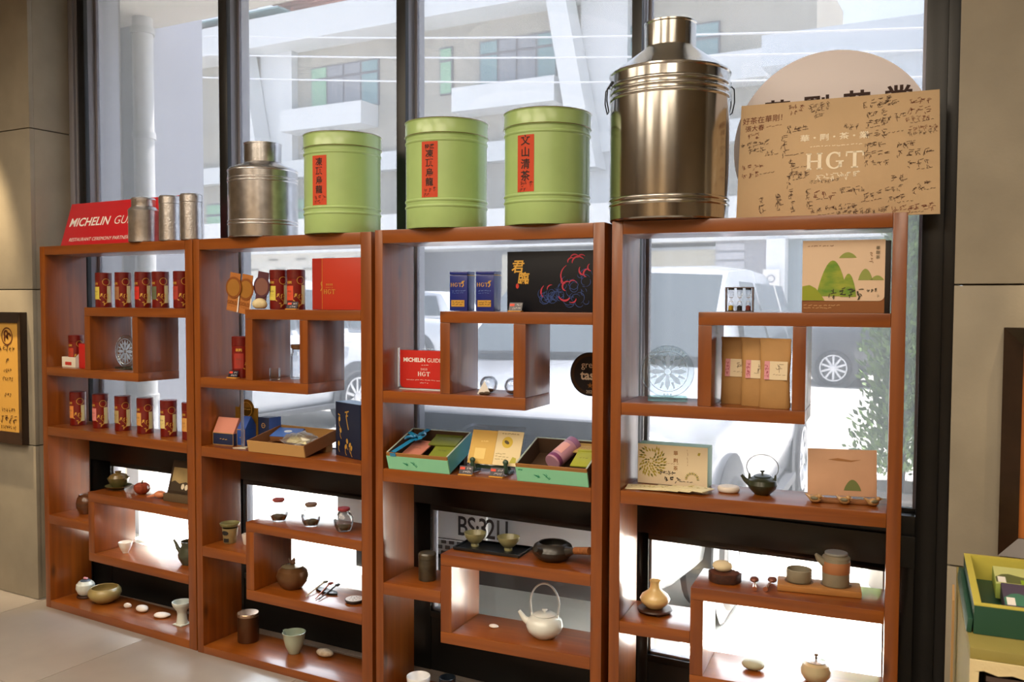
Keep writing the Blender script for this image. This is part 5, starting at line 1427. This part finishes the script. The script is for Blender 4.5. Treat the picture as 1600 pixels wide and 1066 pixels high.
solo('black_bottom_cup', G().lathe([(0, 0), (.024, 0), (.026, .004), (.031, .040), (.0325, .064), (.030, .065), (.028, .040), (.02, .006), (0, .006)], 36), P('#18202a', 0.3, coat=.4, key='bottom_cup_black'), 'black cup at the lower edge of the picture, beside the white cup', 'cup', at(2, .226, .147, 'J'), ang(2), None, 0, 60)

# ---------------------------------------------------------------- fourth (rightmost) unit
t = thing('sand_timer_rack', 'small rack of three sand timers with yellow, black and red sand', 'timer', at(3, .396, .100, 'A'), ang(3))
M_FR = P('#5b4a44', 0.4, key='timer_frame')
part('rack_frame', G().box(-.044, -.040, -.010, .010, 0, .078).box(.040, .044, -.010, .010, 0, .078).box(-.044, .044, -.010, .010, 0, .003).box(-.044, .044, -.010, .010, .076, .079), M_FR, t)
for x, hx in ((-.027, '#c9a526'), (0, '#1c1d22'), (.027, '#7c2a22')):
    tp = G().lathe([(0, .0035), (.0085, .0035), (.0088, .024), (.006, .032), (.0016, .0385), (.0016, .0405), (.006, .047), (.0088, .055), (.0085, .0735), (0, .0735)], 20, x)
    part('timer_glass', tp, M_JAR, t)
    part('sand', G().lathe([(0, .0040), (.0078, .0040), (.0078, .018), (0, .022)], 16, x), P(hx, 0.8), t)
    part('end_cap', G().lathe([(0, .070), (.0095, .070), (.0095, .0758), (0, .0758)], 16, x).lathe([(0, .0031), (.0095, .0031), (.0095, .0055), (0, .0055)], 16, x), P('#17171a', 0.4, key='cap_black'), t)
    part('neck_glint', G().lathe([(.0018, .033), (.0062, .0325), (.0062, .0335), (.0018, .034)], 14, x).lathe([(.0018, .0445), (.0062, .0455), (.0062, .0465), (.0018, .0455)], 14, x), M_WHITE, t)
t = thing('landscape_gift_box', 'tan gift box with green painted hills standing on the fourth unit', 'box', at(3, .590, .055, 'A'), ang(3))
part('case', G().box(0, .250, .002, .095, 0, .216), P('#1b1613', 0.5, key='case_dark'), t, .001)
part('lower_front', G().box(0, .234, -.0002, .0018, 0, .216), P('#8a5526', 0.6, key='case_brown'), t)
fl = [(0, .036)] + [(.234 - .016 + .016 * sin(a), .052 - .016 * cos(a)) for a in [pi / 2 * k / 6 for k in range(7)]] + [(.234, .219), (0, .219)]
fp = part('front_flap', G().slab(fl, .002).map(lambda x, y, z: (x, -.0022 + z, y)), P('#dcc2a6', 0.65, key='flap_tan'), t)
def hill(pts, d=.0030):
    return G().flat(pts).front(-d)
def dome(x0, x1, zb, zt, k=14, skew=.5):
    return [(x0, zb)] + [(x0 + (x1 - x0) * i / k, zb + (zt - zb) * (sin(pi * (i / k) ** (math.log(.5) / math.log(skew)))) ** .75) for i in range(1, k)] + [(x1, zb)]
for hd_ in (dome(.105, .155, .165, .182), dome(.160, .200, .098, .132), dome(.195, .232, .098, .112)):
    part('far_hill', hill(hd_), P('#8f9a4c', 0.65, key='hill_far'), fp)
part('main_hill', hill(dome(.042, .130, .050, .158, 18, .52), .0033).sub(hill(dome(.110, .156, .048, .118), .0032)), P('#5a8a26', 0.65, h2='#a3a83a', vscale=16, stretch=(1, 1, 2.5), key='hill_green'), fp)
part('near_hill', hill([(0.001, .037), (.066, .037), (.055, .055), (.040, .074), (.022, .084), (.001, .080)], .0036), P('#8f9a24', 0.65, key='hill_lime'), fp)
g = scribble(4, .024, 4, .0024).front(-.0041, .128, .062).sub(scribble(3, .010, 6, .0014).front(-.0041, .200, .070)).sub(text('\u83ef\u525b\u8336', .012, vertical=True).front(-.0041, .214, .180)).sub(scribble(1, .008, 3).front(-.0041, .216, .052))
part('flap_ink', g, P('#3b3a24', 0.6, key='flap_ink'), fp, kind='stuff')
part('small_print', dashes(.07, 3, .002).front(-.0030, .050, .202).sub(scribble(4, .008, 16, .001).mv(0, 0).rz(-pi / 2).front(-.0030, .197, .165)), P('#8f6a4c', 0.6, key='flap_print'), fp)
part('base_print', dashes(.10, 5, .002).front(-.0008, .055, .022).sub(dashes(.08, 6, .002).front(-.0008, .045, .014)), P('#c49a6a', 0.6, key='base_print'), t)

M_POUCH = P('#ad8450', 0.65, var=.08, vscale=14, bump=.35, bscale=22, key='kraft_pouch')
for i, (lx, ly, w, d, lab) in enumerate(((.385, .112, .094, .050, 'left kraft tea pouch with a white label, behind the other pouches'), (.455, .072, .094, .050, 'middle kraft tea pouch of the three in the box'), (.516, .040, .094, .050, 'right kraft tea pouch, nearest and fully in view'))):
    t = thing('kraft_tea_pouch', lab, 'pouch', at(3, lx, ly, 'C'), ang(3, -.12), 'kraft tea pouches in the box of the fourth unit')
    g = G()
    n = 20
    rings = []
    for k, (z, s_, th) in enumerate(((0, .96, .62), (.006, 1, .72), (.05, 1, .95), (.11, .98, .75), (.16, .99, .38), (.195, 1, .12), (.214, 1, .06))):
        ring = []
        for j in range(n):
            a = 2 * pi * j / n
            cx_, sy = cos(a), sin(a)
            ring.append((w / 2 * s_ * (abs(cx_) ** .6) * (1 if cx_ > 0 else -1) + .0015 * sin(7 * z * 30 + j), .018 * th * (abs(sy) ** .9) * (1 if sy > 0 else -1) + .0008 * sin(j * 2.1 + z * 90), z))
        rings.append(ring)
    part('pouch_body', loft(rings), M_POUCH, t, angle=60)
    part('top_seal', G().box(-w / 2, w / 2, -.0016, .0016, .206, .2165), M_POUCH, t)
    lbp = part('white_label', G().box(-.030, .040, -.0186, -.0176, .088, .145).rx(-.12).mv(0, -.009, 0), P('#d9c8a8', 0.6, key='pouch_label'), t)
    part('pink_strip', G().box(-.030, -.014, -.0192, -.0186, .088, .145).rx(-.12).mv(0, -.009, 0), P('#cf8f98', 0.6, key='label_pink'), lbp)
    part('label_drawing', scribble(1, .022, 7 + i, .0012).front(-.0194, .014, .127).sub(dashes(.03, 11 + i, .001).front(-.0194, .012, .104)).rx(-.12).mv(0, -.009, 0), P('#7a6a58', 0.6, key='label_grey_ink'), lbp)
    part('strip_letters', scribble(4, .010, 30 + i, .0012).rz(-pi / 2).front(-.0196, -.022, .116).rx(-.12).mv(0, -.009, 0), P('#a0405a', 0.6, key='label_magenta'), lbp)

t = thing('cream_mint_carton', 'cream and mint carton printed with a wreath of green leaves, fourth unit', 'box', at(3, .055, .148, 'E'), ang(3, -.03))
part('carton_body', G().box(0, .240, 0, .068, 0, .136), P('#9fc9a8', 0.5, key='carton_mint'), t, .002)
fc = part('cream_front', G().box(.001, .239, -.0008, 0, .001, .135), P('#e4d4b4', 0.55, key='carton_cream'), t)
g, gd = G(), G()
rnd = random.Random(4)
for ring_, (rr, cnt, ll) in enumerate(((.010, 7, .006), (.019, 12, .008), (.029, 17, .009), (.039, 22, .010), (.049, 26, .010))):
    for k in range(cnt):
        a = 2 * pi * k / cnt + .3 * ring_ + rnd.uniform(-.06, .06)
        x, z = .047 + rr * cos(a), .078 + rr * sin(a)
        if x < .009 or z > .126 or z < .022 or math.hypot(x - .040, z - .102) < .014:
            continue
        (g if rnd.random() < .72 else gd).sub(G().flat([(-ll * .8, 0), (-ll * .2, .0034), (ll * .8, 0), (-ll * .2, -.0034)]).rz(a + .45).mv(x, z))
for k in range(14):
    a = pi * k / 13
    (g if k % 2 else gd).sub(G().flat([(-.006, 0), (0, .002), (.006, 0), (0, -.002)]).rz(a).mv(.188 + .020 * cos(a), .026 + .020 * sin(a)))
g.sub(G().flat([(.205, .108), (.212, .106), (.216, .116), (.208, .117)]))
part('leaf_wreath', g.front(-.0012), P('#a8992e', 0.6, key='wreath_olive'), fc, kind='stuff')
part('dark_leaves', gd.front(-.0014), P('#6f6d1c', 0.6, key='wreath_dark'), fc, kind='stuff')
g = text('\u83ef\u525b\u8336', .016, .0003, vertical=True, gap=1.6).front(-.0013, .132, .085).sub(dashes(.04, 8, .0012).front(-.0013, .118, .074)).sub(dashes(.05, 18, .001).rz(pi / 2).front(-.0013, .172, .095))
part('brown_print', g, P('#a5794e', 0.6, key='carton_brown_print'), fc)
g = scribble(4, .014, 3, .0016).front(-.0016, .104, .044).sub(scribble(3, .017, 5, .0020).front(-.0016, .120, .022)).sub(dashes(.04, 6, .0018).front(-.0016, .165, .016))
part('pen_signature', g, P('#1f1a16', 0.6, key='pen_black'), fc)
for i, (x, y, a, lab) in enumerate(((.085, .066, .15, 'cream tea envelope, leftmost of the fanned five'), (.135, .060, .05, 'cream tea envelope, second from left of the fan'), (.180, .058, -.10, 'cream tea envelope, middle of the fan'), (.225, .056, -.22, 'cream tea envelope, fourth from left of the fan'), (.272, .062, -.36, 'cream tea envelope, rightmost and uppermost of the fan'))):
    t = thing('tea_envelope', lab, 'envelope', at(3, x, y, SH[3]['zE1'] + .0008 + .0026 * i), ang(3, a), 'cream tea envelopes fanned before the leaf carton')
    part('paper', G().box(-.045, .045, -.036, .040, 0, .0022), P('#e6dcb4', 0.6, key='envelope_cream'), t, .0006)
    g = G()
    rnd = random.Random(i)
    for k in range(12):
        g.sub(G().flat([(-.007, 0), (0, .0024), (.007, 0), (0, -.0024)]).rz(rnd.uniform(0, 3)).mv(rnd.uniform(-.036, .036), rnd.uniform(.002, .030)))
    part('leaf_print', g.top(.0026), P('#b3a548', 0.6, key='envelope_leaf'), t)
solo('round_soap_dish', G().lathe([(0, 0), (.030, 0), (.035, .004), (.036, .012), (.033, .018), (.028, .0195), (0, .0185)], 36), P('#ddd4c8', 0.5, key='soap_white'), 'flat round white tea stone between the envelopes and the green teapot', 'stone', at(3, .367, .120, 'E'), ang(3), None, 0, 50)
M_DGT = P('#2f3524', 0.28, coat=.4, var=.1, vscale=25, key='moss_glaze')
t = thing('green_wire_teapot', 'dark moss green teapot with a thin wire hoop handle, fourth unit', 'teapot', at(3, .472, .128, 'E'), ang(3))
part('body', G().lathe([(0, 0), (.024, 0), (.027, .003), (.042, .018), (.048, .032), (.044, .046), (.032, .055), (.024, .057), (0, .057)], 40), M_DGT, t)
ld = part('lid', G().lathe([(.027, .0572), (.028, .059), (.018, .063), (0, .064)], 32), M_DGT, t)
part('knob', G().lathe([(.003, .0638), (.003, .069), (.007, .073), (.0065, .076), (0, .075)], 16), M_DGT, ld)
part('spout', G().tube([(-.038, -.008, .034), (-.054, -.012, .046), (-.064, -.014, .060)], [.011, .007, .0045], 12), M_DGT, t)
part('wire_hoop', G().tube([(.050 * cos(a), 0, .086 + .042 * sin(a)) for a in [radians(-35 + 250 * k / 26) for k in range(27)]], .0013, 8), P('#9aa0a6', 0.25, .9, key='wire_silver'), t)
for s_ in (-1, 1):
    part('handle_lug', G().tube([(s_ * .040, 0, .046), (s_ * .041, 0, .064)], [.005, .003], 8), M_DGT, t)
t = thing('landscape_card', 'pinkish tan card with a small green hill, leaning behind bird figurines', 'card', at(3, .613, .118, 'E'), ang(3, .20))
part('card_panel', G().box(0, .206, 0, .006, .012, .158).rx(-.10), P('#d2a888', 0.6, var=.06, vscale=9, key='card_tan'), t, .001)
part('hill_drawing', G().flat(dome(.108, .160, .030, .064)).front(-.0008).rx(-.10), P('#6f7a44', 0.6, key='card_hill'), t)
part('cloud_wash', G().flat([(.06, .125), (.09, .130), (.13, .124), (.16, .127), (.13, .119), (.09, .121)]).front(-.0006).rx(-.10), P('#a87748', 0.6, key='card_wash'), t)
t = thing('bird_stand', 'low card stand with three small bird figurines on its front', 'stand', at(3, .722, .088, 'E'), ang(3, .12))
part('stand_bar', G().box(-.095, .095, -.006, .030, 0, .010), P('#8a5a34', 0.5, key='stand_wood'), t, .003)
for x, s_ in ((-.086, 1), (0.0, .85), (.082, 1)):
    bdg = G().ell((0, 0, .013), .019 * s_, .011, .012, 16, 8).ell((.014 * s_, -.003, .023), .008, .007, .007, 12, 8).tube([(.021 * s_, -.005, .023), (.028 * s_, -.007, .022)], [.0028, .0008], 6).tube([(-.014 * s_, 0, .016), (-.030 * s_, .002, .026)], [.007, .002], 8)
    bo = part('bird', bdg.rz(-.3 if x < .05 else .4).mv(x, -.016, 0), P('#b08a5a', 0.4, coat=.2, var=.2, vscale=60, key='bird_glaze'), t)
    part('wing', G().ell((0, -.009, .016), .012, .004, .006, 12, 6).rz(-.3 if x < .05 else .4).mv(x, -.016, 0), P('#6f6a52', 0.4, coat=.2, key='bird_wing'), bo)

t = thing('wood_slab', 'thick dark slice of bark edged wood under a cream stone, fourth unit', 'slab', at(3, .360, .105, 'F'), ang(3))
pts = [(.052 * cos(a) * (1 + .06 * sin(5 * a)), .042 * sin(a) * (1 + .07 * cos(4 * a + 1))) for a in [2 * pi * k / 28 for k in range(28)]]
part('bark_edge', G().slab(pts, .029), P('#3b1d10', 0.7, var=.4, vscale=50, bump=.5, bscale=70, key='bark_dark'), t, .002)
part('cut_face', G().slab([(x * .93, y * .93) for x, y in pts], .0012, .0292), P('#5a2e18', 0.55, var=.2, vscale=30, key='cut_wood'), t)
solo('cream_egg_stone', G().ell((0, 0, .017), .034, .026, .018, 26, 12, .05, 3, .08), P('#d6c8a4', 0.6, var=.05, vscale=30, key='cream_stone'), 'smooth cream stone resting on the dark wood slice', 'stone', at(3, .352, .110, SH[3]['zF1'] + .031), ang(3), None, 0, 60)
for i, (x0, y0, x1, y1, lab) in enumerate(((.465, .034, .452, .130, 'left copper tea scoop lying right of the wood slice'), (.497, .044, .506, .150, 'right copper tea scoop, nearest the wooden tray'))):
    t = thing('copper_tea_scoop', lab, 'scoop', at(3, 0, 0, 'F'), ang(3), 'pair of copper tea scoops')
    part('handle', G().tube([(x0, y0, .0086), (x0 + (x1 - x0) * .3, y0 + (y1 - y0) * .3, .0088), (x0 + (x1 - x0) * .7, y0 + (y1 - y0) * .7, .009)], [.008, .006, .004], 10), P('#a8674a', 0.25, .5, key='copper'), t)
    part('scoop_head', G().ell((x1, y1, .010), .015, .018, .009, 16, 8), P('#7c4a38', 0.35, .3, key='copper_dark'), t)
t = thing('wooden_tea_tray', 'narrow pale wooden tray under the grey cup and pitcher, fourth unit', 'tray', at(3, .650, .132, 'F'), ang(3, .08))
part('tray_plank', G().box(-.125, .125, -.050, .050, 0, .020), P('#a9743c', 0.5, var=.12, vscale=20, stretch=(1, 8, 8), key='pale_wood'), t, .003)
part('recess', G().lathe([(0, .0203), (.044, .0203)], 32, -.060, .008).lathe([(0, .0203), (.047, .0203)], 32, .052, .008), P('#6a4a2c', 0.6, key='tray_recess'), t)
M_GCLAY = P('#8d8672', 0.6, var=.06, vscale=40, key='grey_clay')
zt = SH[3]['zF1'] + .0206
solo('grey_clay_cup', G().lathe([(0, 0), (.036, 0), (.039, .003), (.0395, .038), (.037, .040), (.035, .037), (.034, .006), (0, .006)], 40), M_GCLAY, 'low grey clay cup on the left of the wooden tray', 'cup', at(3, .590, .136, zt), ang(3), None, 0, 50)
t = thing('grey_clay_pitcher', 'tall grey clay pitcher with an orange band and a spout, on the wooden tray', 'pitcher', at(3, .700, .144, zt), ang(3))
part('body', G().lathe([(0, 0), (.040, 0), (.042, .003), (.042, .088), (.036, .094), (.034, .094), (.034, .097), (0, .097)], 40), M_GCLAY, t)
part('orange_band', G().lathe([(.0422, .040), (.0428, .041), (.0428, .075), (.0422, .076)], 40), P('#a87048', 0.6, key='band_orange'), t)
part('lid', G().lathe([(.033, .0972), (.035, .0985), (.034, .103), (0, .104)], 36), P('#9fa09a', 0.5, key='lid_grey'), t)
part('spout', G().tube([(-.036, -.012, .070), (-.052, -.018, .084), (-.060, -.021, .096)], [.014, .010, .005], 12), M_GCLAY, t)
t = thing('vase_stand', 'round dark wooden stand under the yellow vase', 'stand', at(3, .124, .132, 'H'), ang(3))
part('ring_top', G().lathe([(0, .006), (.056, .006), (.060, .010), (.056, .0145), (0, .0145)], 40), M_DWOOD, t)
for k in range(4):
    a = k * pi / 2 + .5
    part('foot', G().lathe([(0, 0), (.010, 0), (.012, .0064), (0, .0064)], 12, .044 * cos(a), .044 * sin(a)), M_DWOOD, t)
solo('yellow_vase', G().lathe([(0, 0), (.026, 0), (.030, .003), (.047, .020), (.051, .032), (.044, .046), (.024, .060), (.0175, .070), (.0165, .084), (.020, .094), (.018, .0945), (.014, .084), (.015, .070), (0, .06)], 44), P('#dcbf84', 0.25, coat=.5, key='cream_yellow_glaze'), 'pale yellow vase with a narrow neck on a round dark stand', 'vase', at(3, .124, .132, SH[3]['zH1'] + .0149), ang(3), None, 0, 60)
solo('grey_egg_stone', G().ell((0, 0, .0165), .036, .028, .0175, 28, 14, .02, 1, .06), P('#a9ac94', 0.5, var=.04, vscale=25, key='egg_grey'), 'smooth grey green egg shaped stone in the lowest box of the fourth unit', 'stone', at(3, .454, .120, 'I'), ang(3), None, 0, 60)
t = thing('grey_lidded_pot', 'grey cream round pot with a metal knob at the lower edge, fourth unit', 'pot', at(3, .648, .105, 'I'), ang(3))
part('body', G().lathe([(0, 0), (.028, 0), (.032, .003), (.045, .022), (.0465, .038), (.040, .056), (.030, .063), (0, .063)], 40), P('#b9ad8c', 0.28, coat=.4, key='cream_grey_glaze'), t)
part('lid', G().lathe([(.031, .0632), (.032, .065), (.020, .070), (0, .071)], 36), P('#b4b4b0', 0.2, .5, key='lid_silver'), t)
part('knob', G().lathe([(.0035, .0708), (.003, .078), (.0065, .082), (.006, .088), (0, .0895)], 16), P('#7c6a5c', 0.25, .6, key='knob_metal'), t)

# ---------------------------------------------------------------- framed pictures on the piers
M_FRAME = P('#2a1b12', 0.35, coat=.2, var=.2, vscale=20, key='dark_frame')
def picture(name, label, x0, x1, z0, z1, y, inner, fw_=.055):
    t = thing(name, label, 'picture', (x0, y, z0), 0)
    w, h, d = x1 - x0, z1 - z0, .038
    for n_, pts in (('frame_left', [(0, 0), (0, h), (fw_, h - fw_), (fw_, fw_)]), ('frame_right', [(w, 0), (w - fw_, fw_), (w - fw_, h - fw_), (w, h)]), ('frame_top', [(0, h), (w, h), (w - fw_, h - fw_), (fw_, h - fw_)]), ('frame_bottom', [(0, 0), (fw_, fw_), (w - fw_, fw_), (w, 0)])):
        g = G()
        n = len(pts)
        io = [(abs(p[0] - 0) < 1e-6 or abs(p[0] - w) < 1e-6) and True for p in pts]
        front = []
        for (x, z) in pts:
            outer = x < 1e-6 or x > w - 1e-6
            front.append((x, -(d if outer else d * .45), z))
        g.add([(x, 0, z) for x, z in pts] + front, [tuple(range(n)), tuple(range(2 * n - 1, n - 1, -1))] + [(i, n + i, n + (i + 1) % n, (i + 1) % n) for i in range(n)])
        part(n_, g, M_FRAME, t)
    p = part('picture_sheet', G().box(fw_, w - fw_, -.008, -.001, fw_, h - fw_), inner, t)
    return t, p, w, h
t, p, w, h = picture('framed_certificate', 'dark framed golden certificate on the left stone pier', -.74, -.205, .800, 1.474, .0635, P('#c99a48', 0.45, key='gold_paper'), .055)
g = G()
xs = w - .055 - .105
g.sub(G().ring(.040, .047, 0, 0).front(-.0095, xs + .005, h - .125))
for k in range(3):
    g.sub(G().ring(.008, .020, .016 * cos(k * 2.1), .016 * sin(k * 2.1), 12, 0, 4).front(-.0096, xs + .005, h - .125))
part('emblem', g, P('#5a2c14', 0.5, key='certificate_emblem'), p)
g = G()
for z, n_, s_, sd in ((h - .215, 5, .026, 1), (h - .275, 1, .024, 2), (h - .330, 4, .016, 3), (h - .375, 5, .018, 4), (h - .455, 3, .018, 5), (h - .535, 6, .018, 6), (h - .580, 4, .032, 7), (h - .625, 8, .016, 8)):
    g.sub(scribble(n_, s_, 200 + sd, s_ * .11).front(-.0095, xs + .005, z + .03))
part('certificate_text', g, P('#4a2a12', 0.6, key='certificate_ink'), p)
t, p, w, h = picture('framed_picture', 'large dark framed orange brown panel on the right stone pier', 4.150, 4.85, .850, 1.473, .0415, P('#a8622a', 0.5, var=.15, vscale=8, key='orange_wood'), .048)

# ---------------------------------------------------------------- boxes at the lower right
M_DGB = P('#1f4a38', 0.5, key='dark_green_board')
M_LIME = P('#c3b84e', 0.55, key='lime_edge')
M_OCH = P('#8d8242', 0.7, var=.08, vscale=6, key='ochre_carton')
M_TORN = P('#d8c79a', 0.85, bump=.4, bscale=80, key='torn_board')
bx0, by0, bz0 = 4.108, -.705, .858
t = thing('carton_stand', 'ochre carton with torn front edges under the open green tea box', 'carton', (4.104, -.79, 0), .079)
part('top_panel', G().box(0, .60, 0, .60, .835, .857), M_OCH, t, .002)
part('side_panel', G().box(0, .012, .0, .60, 0, .834), M_OCH, t)
part('side_panel', G().box(.588, .60, .0, .60, 0, .834), M_OCH, t)
part('back_panel', G().box(.013, .587, .588, .60, 0, .834), M_OCH, t)
part('interior_shade_sheet', G().box(.013, .587, .10, .105, 0, .834), P('#17130f', 0.8, key='painted_shade'), t)  # added dark sheet: shade inside the open carton put into colour
rnd = random.Random(8)
pts = [(.0, .835)] + [(.60 * k / 24, .812 + rnd.uniform(-.004, .004)) for k in range(0, 25)] + [(.60, .835)]
part('torn_edge', G().slab(pts[::-1], .006).map(lambda x, y, z: (x, -.006 + z, y)), M_TORN, t)
pts = [(.0, .0), (.0, .812)] + [(.016 + rnd.uniform(-.003, .003), .812 - .812 * k / 30) for k in range(0, 31)]
part('torn_edge', G().slab(pts[::-1], .006).map(lambda x, y, z: (x, -.006 + z, y)), M_TORN, t)
pts = [(.02, 0), (.02, .83)] + [(-.01 + rnd.uniform(-.004, .004), .80 - .8 * k / 24) for k in range(25)]
part('torn_flap', G().slab(pts, .005).map(lambda x, y, z: (-.012 + z, .50 + x * 1.2, y)), P('#b08c5a', 0.8, key='tan_flap'), t)
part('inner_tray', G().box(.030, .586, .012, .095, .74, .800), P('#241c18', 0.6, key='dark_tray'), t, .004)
part('tray_lip', G().box(.030, .586, .006, .011, .792, .802), P('#5a4a44', 0.4, key='tray_lip'), t)
t = thing('green_tea_box', 'open dark green box with a lime inner rim holding two tea packs', 'box', (bx0, by0, bz0), .079)
BW, BD, BH = .46, .410, .062
part('front_wall', G().box(0, BW, 0, .012, 0, BH - .003), M_DGB, t)
part('back_wall', G().box(0, BW, BD - .012, BD, 0, BH - .003), M_DGB, t)
part('side_wall', G().box(0, .012, .0122, BD - .0122, 0, BH - .003), M_DGB, t)
part('side_wall', G().box(BW - .012, BW, .0122, BD - .0122, 0, BH - .003), M_DGB, t)
part('box_floor', G().box(.0122, BW - .0122, .0122, BD - .0122, 0, .005), M_DGB, t)
part('lime_rim', G().box(0, BW, 0, .014, BH - .003, BH).box(0, BW, BD - .014, BD, BH - .003, BH).box(0, .014, .014, BD - .014, BH - .003, BH).box(BW - .014, BW, .014, BD - .014, BH - .003, BH), M_LIME, t)
part('lime_lining', G().box(.0122, .0145, .0145, BD - .0145, .0052, BH - .003).box(.0122, BW - .0122, BD - .0145, BD - .0122, .0052, BH - .003), M_LIME, t)
solo('green_box_lid', G().box(0, .010, 0, .395, 0, .030).ry(.10), M_DGB, 'dark green box lid standing against the left side of the open tea box', 'lid', (bx0 - .014, by0 + .002, bz0 + .0005), .079, None, .002)
def pack(x, y, z, hexb, hexm, hexl, label, rx_):
    t = thing('tea_pack', label, 'packet', (bx0 + x - .079 * y, by0 + y + .079 * x, bz0 + z), .06)
    part('pack_body', G().box(0, .20, 0, .135, 0, .034).rx(rx_), P('#2c2a38' if hexb != '#c9cf86' else '#8fa04a', 0.5), t, .002)
    f = part('printed_top', G().box(.001, .199, .001, .134, .0342, .0348).rx(rx_), P(hexb, 0.55), t)
    hl = [(.002, .012)] + [(.002 + .197 * k / 14, .050 + .028 * sin(k * .55) + .010 * sin(k * 1.3)) for k in range(15)] + [(.199, .012)]
    part('printed_hill', G().flat(hl).top(.0352).rx(rx_), P(hexm, 0.55), f)
    hl = [(.002 + .05, .002)] + [(.052 + .147 * k / 10, .030 + .014 * sin(k * .7 + 1)) for k in range(11)] + [(.199, .002)]
    part('printed_field', G().flat(hl).top(.0355).rx(rx_), P(hexl, 0.55), f)
    part('white_tab', G().box(.006, .022, .012, .052, .0348, .0356).rx(rx_).mv(0, 0, .0004), M_WHITE, f)
    part('vertical_characters', scribble(4, .012, int(x * 900 + y * 70), .0018).rz(-pi / 2).mv(.105, .105).top(.0356).rx(rx_), M_WHITE, f)
pack(.055, .215, .0155, '#c9cf86', '#5f6a3c', '#8fb42a', 'pale green tea pack at the back of the open green box', .03)
pack(.060, .060, .0120, '#4a4258', '#3d7a64', '#7fae6a', 'grey violet tea pack at the front of the open green box', .10)
